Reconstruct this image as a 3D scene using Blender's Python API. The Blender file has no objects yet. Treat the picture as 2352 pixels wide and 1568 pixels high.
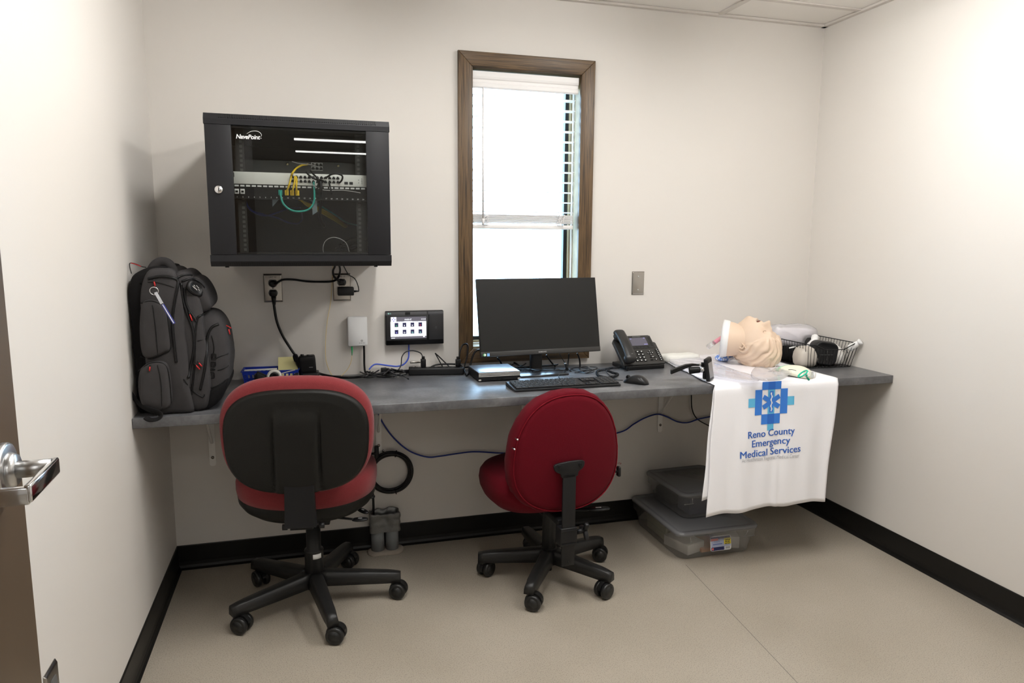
import bpy, bmesh, math, random
from mathutils import Vector, Matrix, Euler, noise
PI = math.pi
random.seed(7)
SC = bpy.context.scene
COL = SC.collection

# ------------------------------------------------------------------ camera
CAM = Vector((0.53672756, -2.93166329, 1.31546695))
YAW, PITCH, ROLL, FPX = 0.280966135, -0.14357796, 0.00665106, 1624.35
FW = Vector((math.sin(YAW)*math.cos(PITCH), math.cos(YAW)*math.cos(PITCH), math.sin(PITCH)))
_r = FW.cross(Vector((0, 0, 1))).normalized(); _u = _r.cross(FW)
RT = _r*math.cos(ROLL) + _u*math.sin(ROLL); UP = -_r*math.sin(ROLL) + _u*math.cos(ROLL)
cam = bpy.data.cameras.new('camera'); camo = bpy.data.objects.new('camera', cam); COL.objects.link(camo)
camo.matrix_world = Matrix(((RT.x, UP.x, -FW.x, CAM.x), (RT.y, UP.y, -FW.y, CAM.y), (RT.z, UP.z, -FW.z, CAM.z), (0, 0, 0, 1)))
cam.sensor_width = 36; cam.lens = FPX/2352*36; cam.clip_start = 0.02; cam.clip_end = 100
SC.camera = camo

def ray(px, py): return FW + RT*(px-1176)/FPX + UP*(784-py)/FPX
def onY(px, py, y=0.0):
    d = ray(px, py); return CAM + d*((y-CAM.y)/d.y)
def onZ(px, py, z=0.76):
    d = ray(px, py); return CAM + d*((z-CAM.z)/d.z)
def onX(px, py, x=0.0):
    d = ray(px, py); return CAM + d*((x-CAM.x)/d.x)

# ------------------------------------------------------------------ world, exposure, area lights
SC.view_settings.view_transform = 'Standard'; SC.view_settings.look = 'None'
SC.view_settings.gamma = 1.0; SC.view_settings.use_curve_mapping = False
SC.view_settings.exposure = 0.0
w = bpy.data.worlds.new('daylight'); SC.world = w; w.use_nodes = True
bg = w.node_tree.nodes['Background']
bg.inputs[0].default_value = (0.46, 0.70, 1.0, 1); bg.inputs[1].default_value = 15.0
def area_light(name, loc, sx, sy, power, color, rot=(0, 0, 0)):
    l = bpy.data.lights.new(name, 'AREA'); l.shape = 'RECTANGLE'; l.size = sx; l.size_y = sy
    l.energy = power; l.color = color
    o = bpy.data.objects.new(name, l); COL.objects.link(o); o.location = loc; o.rotation_euler = rot
    return o
W, H, HC, DC = 2.8877, 2.307, 0.7602, 0.5703      # room width, ceiling, counter top, counter depth
Y_FRONT = -2.97                                    # wall with the doorway, beside the camera
WARM = (1.0, 0.985, 0.955)
LIGHTS = [(0.88, -1.28), (2.06, -1.28)]      # two wrap-lens fixtures; their lenses emit (see the ceiling lights)
LENS_STRENGTH = 33.0
for ly in (-5.75, -6.80):
    area_light('hallway_light', (1.15, ly, 2.29), 1.4, 0.17, 8, WARM)
area_light('hallway_fill_lamp', (0.7, -3.9, 2.29), 1.1, 0.3, 8, WARM)

# ------------------------------------------------------------------ materials
MATS = {}
def mat(name, col, rough=0.5, metal=0.0, spec=0.5, trans=0.0, alpha=1.0, emit=None, estr=0.0, bump=0.0, bscale=200.0,
        var=0.0, vscale=8.0, sheen=0.0, coat=0.0, ior=1.45, aniso=None):
    if name in MATS: return MATS[name]
    m = bpy.data.materials.new(name); m.use_nodes = True; nt = m.node_tree; b = nt.nodes['Principled BSDF']
    I = b.inputs
    I['Base Color'].default_value = (*col, 1); I['Roughness'].default_value = rough; I['Metallic'].default_value = metal
    I['Specular IOR Level'].default_value = spec; I['Transmission Weight'].default_value = trans; I['Alpha'].default_value = alpha
    I['Sheen Weight'].default_value = sheen; I['Coat Weight'].default_value = coat; I['IOR'].default_value = ior
    if emit: I['Emission Color'].default_value = (*emit, 1); I['Emission Strength'].default_value = estr
    tc = nt.nodes.new('ShaderNodeTexCoord')
    if var > 0:
        n = nt.nodes.new('ShaderNodeTexNoise'); n.inputs['Scale'].default_value = vscale; n.inputs['Detail'].default_value = 5
        nt.links.new(tc.outputs['Object'], n.inputs['Vector'])
        mx = nt.nodes.new('ShaderNodeMix'); mx.data_type = 'RGBA'
        mx.inputs[6].default_value = (*[c*(1-var) for c in col], 1); mx.inputs[7].default_value = (*[min(1, c*(1+var)) for c in col], 1)
        nt.links.new(n.outputs['Fac'], mx.inputs[0]); nt.links.new(mx.outputs[2], I['Base Color'])
    if bump > 0:
        n2 = nt.nodes.new('ShaderNodeTexNoise'); n2.inputs['Scale'].default_value = bscale; n2.inputs['Detail'].default_value = 3
        nt.links.new(tc.outputs['Object'], n2.inputs['Vector'])
        bp = nt.nodes.new('ShaderNodeBump'); bp.inputs['Strength'].default_value = bump; bp.inputs['Distance'].default_value = 0.002
        nt.links.new(n2.outputs['Fac'], bp.inputs['Height']); nt.links.new(bp.outputs['Normal'], I['Normal'])
    MATS[name] = m
    return m
def ramp_mat(name, scale, stops, rough=0.5, detail=8, dist=0.0, stretch=(1, 1, 1), bump=0.0, spec=0.5, kind='noise', rv=None, second=None):
    m = bpy.data.materials.new(name); m.use_nodes = True; nt = m.node_tree; b = nt.nodes['Principled BSDF']
    tc = nt.nodes.new('ShaderNodeTexCoord'); mp = nt.nodes.new('ShaderNodeMapping'); mp.inputs['Scale'].default_value = stretch
    nt.links.new(tc.outputs['Object'], mp.inputs['Vector'])
    if kind == 'wave':
        n = nt.nodes.new('ShaderNodeTexWave'); n.inputs['Scale'].default_value = scale; n.inputs['Distortion'].default_value = dist
        n.inputs['Detail'].default_value = detail; n.inputs['Detail Scale'].default_value = 1.5
    else:
        n = nt.nodes.new('ShaderNodeTexNoise'); n.inputs['Scale'].default_value = scale; n.inputs['Detail'].default_value = detail
        n.inputs['Distortion'].default_value = dist
    nt.links.new(mp.outputs[0], n.inputs['Vector'])
    cr = nt.nodes.new('ShaderNodeValToRGB'); e = cr.color_ramp.elements
    e[0].position, e[0].color = stops[0][0], (*stops[0][1], 1); e[1].position, e[1].color = stops[-1][0], (*stops[-1][1], 1)
    for p, c in stops[1:-1]:
        q = e.new(p); q.color = (*c, 1)
    nt.links.new(n.outputs['Fac'], cr.inputs[0])
    out = cr.outputs[0]
    if second:      # (scale, lo, hi, dark factor): fine speckle multiplied in
        n3 = nt.nodes.new('ShaderNodeTexNoise'); n3.inputs['Scale'].default_value = second[0]; n3.inputs['Detail'].default_value = 2
        nt.links.new(tc.outputs['Object'], n3.inputs['Vector'])
        c3 = nt.nodes.new('ShaderNodeValToRGB'); c3.color_ramp.elements[0].position = second[1]; c3.color_ramp.elements[1].position = second[2]
        c3.color_ramp.elements[0].color = (second[3],)*3 + (1,); c3.color_ramp.elements[1].color = (1, 1, 1, 1)
        nt.links.new(n3.outputs['Fac'], c3.inputs[0])
        mm = nt.nodes.new('ShaderNodeMix'); mm.data_type = 'RGBA'; mm.blend_type = 'MULTIPLY'; mm.inputs[0].default_value = 1
        nt.links.new(out, mm.inputs[6]); nt.links.new(c3.outputs[0], mm.inputs[7]); out = mm.outputs[2]
    nt.links.new(out, b.inputs['Base Color'])
    b.inputs['Roughness'].default_value = rough; b.inputs['Specular IOR Level'].default_value = spec
    if rv:
        mr = nt.nodes.new('ShaderNodeMapRange'); mr.inputs[3].default_value = rv[0]; mr.inputs[4].default_value = rv[1]
        nt.links.new(n.outputs['Fac'], mr.inputs[0]); nt.links.new(mr.outputs[0], b.inputs['Roughness'])
    if bump > 0:
        bp = nt.nodes.new('ShaderNodeBump'); bp.inputs['Strength'].default_value = bump; bp.inputs['Distance'].default_value = 0.002
        nt.links.new(n.outputs['Fac'], bp.inputs['Height']); nt.links.new(bp.outputs['Normal'], b.inputs['Normal'])
    MATS[name] = m
    return m
def glass_mat(name, tint=(1, 1, 1), rough=0.0, refl=0.12, fres=True, body=0.0, bodycol=(0.9, 0.9, 0.9), ior=1.45):
    """thin sheet: transparent + mirror by fresnel (+ a share of milky diffuse body)"""
    m = bpy.data.materials.new(name); m.use_nodes = True; nt = m.node_tree
    for n in list(nt.nodes): nt.nodes.remove(n)
    out = nt.nodes.new('ShaderNodeOutputMaterial'); tr = nt.nodes.new('ShaderNodeBsdfTransparent'); tr.inputs[0].default_value = (*tint, 1)
    gl = nt.nodes.new('ShaderNodeBsdfGlossy'); gl.inputs['Roughness'].default_value = rough
    mx = nt.nodes.new('ShaderNodeMixShader')
    lw = nt.nodes.new('ShaderNodeLayerWeight'); lw.inputs[0].default_value = 0.5
    pw = nt.nodes.new('ShaderNodeMath'); pw.operation = 'POWER'; pw.inputs[1].default_value = 3.5; nt.links.new(lw.outputs['Facing'], pw.inputs[0])
    ml = nt.nodes.new('ShaderNodeMath'); ml.operation = 'MULTIPLY_ADD'; ml.inputs[1].default_value = 0.7; ml.inputs[2].default_value = refl
    ml.use_clamp = True
    nt.links.new(pw.outputs[0], ml.inputs[0]); nt.links.new(ml.outputs[0], mx.inputs[0])
    base = tr.outputs[0]
    if body > 0:
        df = nt.nodes.new('ShaderNodeBsdfDiffuse'); df.inputs[0].default_value = (*bodycol, 1)
        tl = nt.nodes.new('ShaderNodeBsdfTranslucent'); tl.inputs[0].default_value = (*bodycol, 1)
        m0 = nt.nodes.new('ShaderNodeMixShader'); m0.inputs[0].default_value = 0.35
        nt.links.new(df.outputs[0], m0.inputs[1]); nt.links.new(tl.outputs[0], m0.inputs[2])
        m2 = nt.nodes.new('ShaderNodeMixShader'); m2.inputs[0].default_value = body
        nt.links.new(tr.outputs[0], m2.inputs[1]); nt.links.new(m0.outputs[0], m2.inputs[2]); base = m2.outputs[0]
    nt.links.new(base, mx.inputs[1]); nt.links.new(gl.outputs[0], mx.inputs[2]); nt.links.new(mx.outputs[0], out.inputs[0])
    MATS[name] = m
    return m

M_wall = mat('wall_paint', (0.715, 0.68, 0.637), 0.55, spec=0.3, bump=0.05, bscale=60, var=0.01, vscale=1.5)
M_ceil = mat('ceiling_tile', (0.86, 0.83, 0.79), 0.8, bump=0.15, bscale=300)
M_base = mat('rubber_base', (0.006, 0.0055, 0.005), 0.4, spec=0.35)
M_floor = ramp_mat('polished_concrete', 2.2, [(0.30, (0.36, 0.315, 0.252)), (0.55, (0.40, 0.354, 0.288)), (0.75, (0.44, 0.392, 0.322))], rough=0.35,
                   detail=10, rv=(0.28, 0.45), second=(300, 0.36, 0.46, 0.66))
M_counter = ramp_mat('slate_laminate', 9.0, [(0.28, (0.070, 0.071, 0.076)), (0.5, (0.112, 0.113, 0.120)), (0.72, (0.175, 0.176, 0.184))], rough=0.3, spec=0.75,
                     detail=12, dist=0.4, stretch=(1, 1.2, 1), rv=(0.30, 0.40), second=(90, 0.3, 0.6, 0.75))
M_blk = mat('black_plastic', (0.006, 0.006, 0.0065), 0.42, spec=0.3)
M_blk2 = mat('satin_black', (0.010, 0.010, 0.011), 0.38, spec=0.35)
M_rack = mat('rack_powder_coat', (0.014, 0.014, 0.016), 0.5, spec=0.3, bump=0.05, bscale=900)
M_rackin = mat('rack_inside', (0.035, 0.034, 0.034), 0.6)
M_dark = mat('dark_void', (0.004, 0.004, 0.004), 0.7)
M_shell = mat('chair_shell', (0.0075, 0.0072, 0.0060), 0.45, spec=0.28, bump=0.25, bscale=700)
M_redw = mat('red_wool', (0.195, 0.030, 0.033), 0.95, spec=0.1, sheen=0.16, bump=0.6, bscale=500, var=0.15, vscale=260)
M_redf = mat('crimson_fabric', (0.110, 0.003, 0.009), 0.85, spec=0.12, sheen=0.03, bump=0.35, bscale=900, var=0.08, vscale=400)
M_redp = mat('crimson_piping', (0.16, 0.005, 0.012), 0.8, spec=0.15)
M_steel = mat('brushed_steel', (0.40, 0.375, 0.345), 0.26, metal=1.0)
M_chrome = mat('chrome', (0.75, 0.75, 0.76), 0.12, metal=1.0)
M_satin = mat('satin_chrome', (0.62, 0.62, 0.62), 0.3, metal=1.0)
M_white = mat('white_plastic', (0.82, 0.82, 0.82), 0.4)
M_offw = mat('white_paint', (0.78, 0.76, 0.72), 0.5)
M_blind = mat('blind_white', (0.86, 0.84, 0.83), 0.45)
M_brkt = mat('bracket_paint', (0.88, 0.86, 0.83), 0.45)
M_screen = mat('matte_screen', (0.006, 0.006, 0.0055), 0.42, spec=0.4)
M_lamp = mat('lamp_diffuser', (0.9, 0.9, 0.9), 0.6, emit=(1, 0.97, 0.93), estr=6.0)
M_lens = mat('lamp_lens', (0.9, 0.9, 0.9), 0.6, emit=WARM, estr=LENS_STRENGTH)
M_green = mat('green_plastic', (0.03, 0.42, 0.14), 0.4)
M_yel = mat('yellow_cable', (0.80, 0.55, 0.03), 0.45)
M_yelf = mat('yellow_fiber', (0.80, 0.62, 0.25), 0.45)
M_teal = mat('teal_cable', (0.02, 0.33, 0.27), 0.4)
M_blue = mat('blue_cable', (0.012, 0.03, 0.22), 0.4)
M_blueb = mat('blue_cable_bright', (0.03, 0.08, 0.55), 0.4)
M_bluep = mat('blue_plastic', (0.01, 0.035, 0.36), 0.4)
M_cable = mat('black_cable', (0.005, 0.005, 0.006), 0.3, spec=0.35)
M_greyc = mat('grey_cable', (0.35, 0.34, 0.33), 0.4)
M_cloth = mat('towel_cotton', (0.93, 0.92, 0.95), 0.95, sheen=0.2, bump=0.25, bscale=700)
M_inkb = mat('ink_royal_blue', (0.035, 0.13, 0.50), 0.9)
M_inkm = mat('ink_mid_blue', (0.05, 0.22, 0.72), 0.9)
M_inkd = mat('ink_deep_blue', (0.03, 0.15, 0.58), 0.9)
M_inkc = mat('ink_sky_blue', (0.13, 0.50, 0.78), 0.9)
M_inkg = mat('ink_pale_grey', (0.58, 0.58, 0.60), 0.9)
M_skin = mat('vinyl_skin', (0.70, 0.535, 0.405), 0.5, bump=0.08, bscale=120, var=0.04, vscale=20)
M_mouth = mat('mouth_dark', (0.16, 0.05, 0.035), 0.6)
M_bag = mat('backpack_nylon', (0.046, 0.043, 0.044), 0.85, spec=0.25, bump=0.5, bscale=1400, var=0.12, vscale=30)
M_bagd = mat('backpack_black', (0.007, 0.0065, 0.007), 0.8, spec=0.2, bump=0.5, bscale=1200)
M_zip = mat('zip_black', (0.005, 0.005, 0.0055), 0.4, spec=0.35)
M_redt = mat('red_webbing', (0.50, 0.02, 0.02), 0.6)
M_post = mat('sticky_note_yellow', (0.80, 0.74, 0.36), 0.8)
M_tape = mat('clear_tape', (0.75, 0.72, 0.66), 0.25)
M_duct = mat('duct_tape', (0.17, 0.17, 0.165), 0.32, metal=0.35, bump=1.0, bscale=45, var=0.25, vscale=25)
M_pipe = mat('grey_pvc', (0.20, 0.21, 0.215), 0.45, var=0.2, vscale=30)
M_plaster = mat('floor_patch', (0.33, 0.28, 0.23), 0.9, bump=1.0, bscale=120)
M_ink = mat('print_white', (0.8, 0.8, 0.8), 0.5)
M_prnt = mat('print_dark', (0.03, 0.03, 0.035), 0.5)
M_doorw = mat('door_veneer', (0.10, 0.068, 0.042), 0.4, var=0.25, vscale=4)
G_win = glass_mat('window_glass', (0.97, 0.99, 0.98), 0, 0.06)
G_rack = glass_mat('tinted_glass', (0.86, 0.87, 0.86), 0.0, 0.045, ior=1.5)
G_bin = glass_mat('clear_bin_plastic', (0.90, 0.91, 0.92), 0.12, 0.06, body=0.24, bodycol=(0.88, 0.88, 0.88))
G_lid = mat('smoke_grey_lid', (0.17, 0.17, 0.175), 0.22, var=0.05)
G_film = glass_mat('clear_film', (0.985, 0.985, 1.0), 0.12, 0.04, body=0.38, bodycol=(0.95, 0.94, 0.98))
G_film2 = glass_mat('clear_film_light', (0.99, 0.99, 1.0), 0.08, 0.05, body=0.20, bodycol=(0.95, 0.95, 0.98))
G_tube = glass_mat('clear_tube', (0.97, 0.98, 1.0), 0.05, 0.12, body=0.12)

def wood(name, axis):
    st = {'x': (0.7, 22, 22), 'z': (22, 22, 0.7)}[axis]
    return ramp_mat(name, 6.5, [(0.32, (0.030, 0.017, 0.007)), (0.45, (0.085, 0.048, 0.020)), (0.55, (0.135, 0.080, 0.034)), (0.66, (0.060, 0.035, 0.016))],
                    rough=0.42, detail=6, dist=0.5, stretch=st, bump=0.3)
M_woodx = wood('stained_oak_grain_across', 'x'); M_woodz = wood('stained_oak_grain_upright', 'z')

# ------------------------------------------------------------------ mesh helpers
def T(x, y, z): return Matrix.Translation((x, y, z))
def RX(a): return Matrix.Rotation(a, 4, 'X')
def RY(a): return Matrix.Rotation(a, 4, 'Y')
def RZ(a): return Matrix.Rotation(a, 4, 'Z')
def align(d):
    """matrix turning +Z to direction d"""
    return Vector(d).normalized().to_track_quat('Z', 'Y').to_matrix().to_4x4()

class MB:
    def __init__(s): s.bm = bmesh.new()
    def merge(s, b, M=None, mi=0, smooth=None):
        if M is not None: b.transform(M)
        for f in b.faces:
            f.material_index = mi
            if smooth is not None: f.smooth = smooth
        me = bpy.data.meshes.new('t'); b.to_mesh(me); b.free(); s.bm.from_mesh(me); bpy.data.meshes.remove(me)
        return s
    def box(s, c, d, bev=0.0, M=None, mi=0, seg=2, smooth=None):
        b = bmesh.new(); bmesh.ops.create_cube(b, size=1.0)
        for v in b.verts: v.co = Vector((v.co.x*d[0], v.co.y*d[1], v.co.z*d[2]))
        if bev > 0: bmesh.ops.bevel(b, geom=list(b.edges), offset=bev, segments=seg, profile=0.5, affect='EDGES')
        m = T(*c)
        if M is not None: m = M @ m
        return s.merge(b, m, mi, (bev > 0) if smooth is None else smooth)
    def quad(s, pts, mi=0):
        b = bmesh.new(); b.faces.new([b.verts.new(p) for p in pts]); return s.merge(b, None, mi)
    def cyl(s, a, b_, r, r2=None, n=20, mi=0, bev=0.0, smooth=True):
        a, b_ = Vector(a), Vector(b_); d = b_-a
        b = bmesh.new(); bmesh.ops.create_cone(b, cap_ends=True, segments=n, radius1=r, radius2=r if r2 is None else r2, depth=d.length)
        if bev > 0:
            es = [e for e in b.edges if len(e.link_faces) == 2 and any(len(f.verts) > 4 for f in e.link_faces)]
            bmesh.ops.bevel(b, geom=es, offset=bev, segments=2, profile=0.5, affect='EDGES')
        return s.merge(b, T(*((a+b_)/2)) @ align(d), mi, smooth)
    def lathe(s, prof, M=None, n=28, mi=0):
        rings = [[Vector((r*math.cos(2*PI*k/n), r*math.sin(2*PI*k/n), z)) for k in range(n)] for r, z in prof]
        return s.loft(rings, M, mi)
    def loft(s, rings, M=None, mi=0, caps=True, closed=True, smooth=True):
        b = bmesh.new(); vs = [[b.verts.new(p) for p in r] for r in rings]
        n = len(rings[0])
        for i in range(len(vs)-1):
            for k in range(n if closed else n-1):
                a = (vs[i][k], vs[i][(k+1) % n], vs[i+1][(k+1) % n], vs[i+1][k])
                try: b.faces.new(a)
                except ValueError: pass
        if caps and closed:
            b.faces.new(list(reversed(vs[0]))); b.faces.new(vs[-1])
        bmesh.ops.recalc_face_normals(b, faces=b.faces)
        return s.merge(b, M, mi, smooth)
    def tube(s, pts, r, n=8, closed=False, sub=6, mi=0, rf=None, flat=None, smooth_path=True):
        P = [Vector(p) for p in pts]
        if smooth_path and len(P) > 2: P = catmull(P, sub, closed)
        m = len(P)
        tang = []
        for i in range(m):
            if closed: t = P[(i+1) % m]-P[(i-1) % m]
            else: t = P[min(i+1, m-1)]-P[max(i-1, 0)]
            tang.append(t.normalized() if t.length > 1e-9 else Vector((0, 0, 1)))
        up = Vector((0, 0, 1)) if abs(tang[0].z) < 0.9 else Vector((1, 0, 0))
        nrm = tang[0].cross(up).normalized(); rings = []
        for i in range(m):
            if i: 
                q = tang[i-1].rotation_difference(tang[i]); nrm = (q @ nrm).normalized()
            bn = tang[i].cross(nrm).normalized()
            rr = r if rf is None else r*rf(i/(m-1))
            fl = 1.0 if flat is None else flat
            rings.append([P[i] + nrm*math.cos(2*PI*k/n)*rr + bn*math.sin(2*PI*k/n)*rr*fl for k in range(n)])
        if closed: rings.append(rings[0]); return s.loft(rings, None, mi, caps=False)
        return s.loft(rings, None, mi)
    def prism(s, pts, z0, z1, M=None, mi=0, bev=0.0, seg=2, smooth=None):
        """2D outline (x, y) extruded along z"""
        b = bmesh.new(); vs = [b.verts.new((p[0], p[1], z0)) for p in pts]; f = b.faces.new(vs)
        r = bmesh.ops.extrude_face_region(b, geom=[f]); nv = [g for g in r['geom'] if isinstance(g, bmesh.types.BMVert)]
        for v in nv: v.co.z = z1
        bmesh.ops.recalc_face_normals(b, faces=b.faces)
        if bev > 0:
            es = [e for e in b.edges if abs(e.verts[0].co.z-e.verts[1].co.z) < 1e-6]
            bmesh.ops.bevel(b, geom=es, offset=bev, segments=seg, profile=0.5, affect='EDGES')
        return s.merge(b, M, mi, (bev > 0) if smooth is None else smooth)
    def grid(s, fn, nu, nv, M=None, mi=0, smooth=True):
        b = bmesh.new(); vs = [[b.verts.new(fn(i/nu, j/nv)) for j in range(nv+1)] for i in range(nu+1)]
        for i in range(nu):
            for j in range(nv): b.faces.new((vs[i][j], vs[i+1][j], vs[i+1][j+1], vs[i][j+1]))
        return s.merge(b, M, mi, smooth)
    def puff(s, outline, prof, M=None, mi=0, fn=None, centre=None):
        """outline in (x, y); prof = [(scale, z)] rings from one side to the other; fn deforms a point"""
        cx = sum(p[0] for p in outline)/len(outline); cy = sum(p[1] for p in outline)/len(outline)
        if centre: cx, cy = centre
        rings = []
        for sc_, z in prof:
            ring = []
            for x, y in outline:
                p = Vector((cx+(x-cx)*sc_, cy+(y-cy)*sc_, z))
                ring.append(fn(p) if fn else p)
            rings.append(ring)
        return s.loft(rings, M, mi)
    def text(s, body, size, M, mi=0, ext=0.0006, align_='CENTER', shear=0.0, off=0.0, space=1.0, sx=1.0, res=3):
        c = bpy.data.curves.new('t', 'FONT'); c.body = body; c.size = size; c.extrude = ext; c.align_x = align_; c.shear = shear
        c.offset = off; c.space_character = space; c.resolution_u = res
        o = bpy.data.objects.new('t', c); COL.objects.link(o); bpy.context.view_layer.update()
        me = bpy.data.meshes.new_from_object(o.evaluated_get(bpy.context.evaluated_depsgraph_get()))
        b = bmesh.new(); b.from_mesh(me); bpy.data.meshes.remove(me); bpy.data.objects.remove(o); bpy.data.curves.remove(c)
        if sx != 1.0:
            for v in b.verts: v.co.x *= sx
        return s.merge(b, M, mi, False)
    def warp(s, fn):
        for v in s.bm.verts: v.co = fn(v.co)
        return s
    def build(s, name, m, parent=None, M=None):
        if M is not None: s.bm.transform(M)
        return obj(name, s.bm, m, parent)

def catmull(P, sub, closed=False):
    out = []; n = len(P)
    rng = range(n) if closed else range(n-1)
    for i in rng:
        if closed: p0, p1, p2, p3 = P[i-1], P[i], P[(i+1) % n], P[(i+2) % n]
        else: p0, p1, p2, p3 = P[max(i-1, 0)], P[i], P[i+1], P[min(i+2, n-1)]
        for k in range(sub):
            t = k/sub
            out.append(0.5*((2*p1)+(p2-p0)*t+(2*p0-5*p1+4*p2-p3)*t*t+(3*p1-p0-3*p2+p3)*t**3))
    if not closed: out.append(P[-1])
    return out
def sell(a, b, n=2.5, k=48, cx=0, cy=0, taper=0.0):
    """superellipse outline; taper > 0 narrows the lower end"""
    out = []
    for i in range(k):
        t = 2*PI*i/k; c, s_ = math.cos(t), math.sin(t)
        x = a*math.copysign(abs(c)**(2/n), c); y = b*math.copysign(abs(s_)**(2/n), s_)
        x *= 1 - taper*(0.5-0.5*y/b)
        out.append((cx+x, cy+y))
    return out
def rrect(w_, h_, r, k=5, cx=0, cy=0):
    out = []
    for qx, qy, a0 in ((1, 1, 0), (-1, 1, 90), (-1, -1, 180), (1, -1, 270)):
        for i in range(k+1):
            a = math.radians(a0+90*i/k); out.append((cx+qx*(w_/2-r)+r*math.cos(a), cy+qy*(h_/2-r)+r*math.sin(a)))
    return out
def smooth_poly(pts, sub=5):
    return [(p.x, p.y) for p in catmull([Vector((x, y, 0)) for x, y in pts], sub, True)]

def obj(name, bm, m, parent=None):
    me = bpy.data.meshes.new(name)
    off = None
    if parent is None and len(bm.verts):
        xs = [v.co.x for v in bm.verts]; ys = [v.co.y for v in bm.verts]; zs = [v.co.z for v in bm.verts]
        off = Vector(((min(xs)+max(xs))/2, (min(ys)+max(ys))/2, min(zs)))
        bm.transform(Matrix.Translation(-off))
    bm.to_mesh(me); bm.free()
    for mm in (m if isinstance(m, (list, tuple)) else [m]): me.materials.append(mm)
    o = bpy.data.objects.new(name, me); COL.objects.link(o)
    if parent is not None: o.parent = parent
    if off is not None: o.location = off
    return o
def tag(o, label, cat, group=None):
    o['label'] = label; o['category'] = cat
    if group: o['group'] = group
    return o
def thing(name, label, cat, loc=(0, 0, 0), rotz=0.0, group=None):
    o = bpy.data.objects.new(name, None); COL.objects.link(o); o.empty_display_size = 0.05
    o.location = loc; o.rotation_euler = (0, 0, rotz)
    return tag(o, label, cat, group)
def structure(o): o['kind'] = 'structure'; return o
def copy_tree(o, parent=None):
    c = o.copy(); COL.objects.link(c)
    if parent is not None: c.parent = parent
    for ch in list(o.children): copy_tree(ch, c)
    return c
def cable(name, pts, r, m, label, cat='cable', group=None, n=8, sub=6):
    return tag(MB().tube(pts, r, n=n, sub=sub).build(name, m), label, cat, group)

# ================================================================== the room
WT = 0.15                                          # wall thickness
YH = -8.0                                          # far end of the hallway
def wallbox(name, c, d, m=M_wall):
    return structure(MB().box(c, d).build(name, m))
structure(MB().box((W/2, (YH+WT)/2, -0.05), (W+0.8, -YH+WT, 0.10)).build('floor', M_floor))
wallbox('wall_left', (-WT/2, Y_FRONT/2+0.06, H/2), (WT, -Y_FRONT+0.12, H))
wallbox('wall_right', (W+WT/2, Y_FRONT/2+0.06, H/2), (WT, -Y_FRONT+0.12, H))
# back wall with the window opening
OX0, OX1, OZ0, OZ1 = 1.196, 1.690, 0.850, 2.012
b = MB()
b.box((OX0/2-WT/2, WT/2, H/2), (OX0+WT, WT, H)); b.box(((OX1+W+WT)/2, WT/2, H/2), (W+WT-OX1, WT, H))
b.box(((OX0+OX1)/2, WT/2, OZ0/2), (OX1-OX0, WT, OZ0)); b.box(((OX0+OX1)/2, WT/2, (H+OZ1)/2), (OX1-OX0, WT, H-OZ1))
structure(b.build('wall_back', M_wall))
# front wall with the doorway the camera looks through, and a hallway beyond it
DX0, DX1, DZ = 0.13, 1.06, 2.06
b = MB(); yw = Y_FRONT-0.06
b.box((DX0/2-0.1, yw, H/2), (DX0+0.2, 0.12, H)); b.box(((DX1+W+0.2)/2, yw, H/2), (W+0.2-DX1, 0.12, H)); b.box(((DX0+DX1)/2, yw, (DZ+H)/2), (DX1-DX0, 0.12, H-DZ))
structure(b.build('wall_front', M_wall))
b = MB(); b.box((-0.36, (YH+Y_FRONT-0.12)/2, H/2), (0.1, -YH+Y_FRONT+0.12, H)); b.box((W+0.36, (YH+Y_FRONT-0.12)/2, H/2), (0.1, -YH+Y_FRONT+0.12, H)); b.box((W/2, YH-0.05, H/2), (W+0.9, 0.1, H))
structure(b.build('wall_hallway', M_wall))
# ceiling slab, its tile grid (T bars) and wall angle
structure(MB().box((W/2, (YH+WT)/2, H+0.04), (W+0.9, -YH+WT, 0.08)).build('ceiling', M_ceil))
b = MB(); TB = 0.024
gx = [2.324, 1.714, 1.104, 0.494]; gy = [-0.243, -0.853, -1.463, -2.073, -2.683]
for x in gx: b.box((x, Y_FRONT/2, H-0.004), (TB, -Y_FRONT, 0.007))
for y in gy: b.box((W/2, y, H-0.0035), (W, TB, 0.006))
b.box((W/2, -0.011, H-0.006), (W, 0.022, 0.010)); b.box((0.011, Y_FRONT/2, H-0.006), (0.022, -Y_FRONT, 0.010)); b.box((W-0.011, Y_FRONT/2, H-0.006), (0.022, -Y_FRONT, 0.010))
structure(b.build('trim_1', mat('ceiling_grid_paint', (0.66, 0.62, 0.58), 0.5)))
# rubber base with a small cove toe
def baseboard(name, p0, p1, nrm):
    p0, p1 = Vector(p0), Vector(p1); nrm = Vector(nrm); hgt = 0.099
    prof = [(0.0, 0.0), (0.016, 0.0), (0.017, 0.003), (0.010, 0.008), (0.006, 0.017), (0.0045, 0.03), (0.0045, hgt-0.003), (0.003, hgt), (0.0, hgt)]
    rings = [[p + nrm*a + Vector((0, 0, z)) for a, z in prof] for p in (p0, p1)]
    return structure(MB().loft(rings, smooth=False).build(name, M_base))
baseboard('baseboard_back', (0, 0, 0), (W, 0, 0), (0, -1, 0))
baseboard('baseboard_left', (0, 0, 0), (0, Y_FRONT, 0), (1, 0, 0))
baseboard('baseboard_right', (W, 0, 0), (W, Y_FRONT, 0), (-1, 0, 0))
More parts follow.
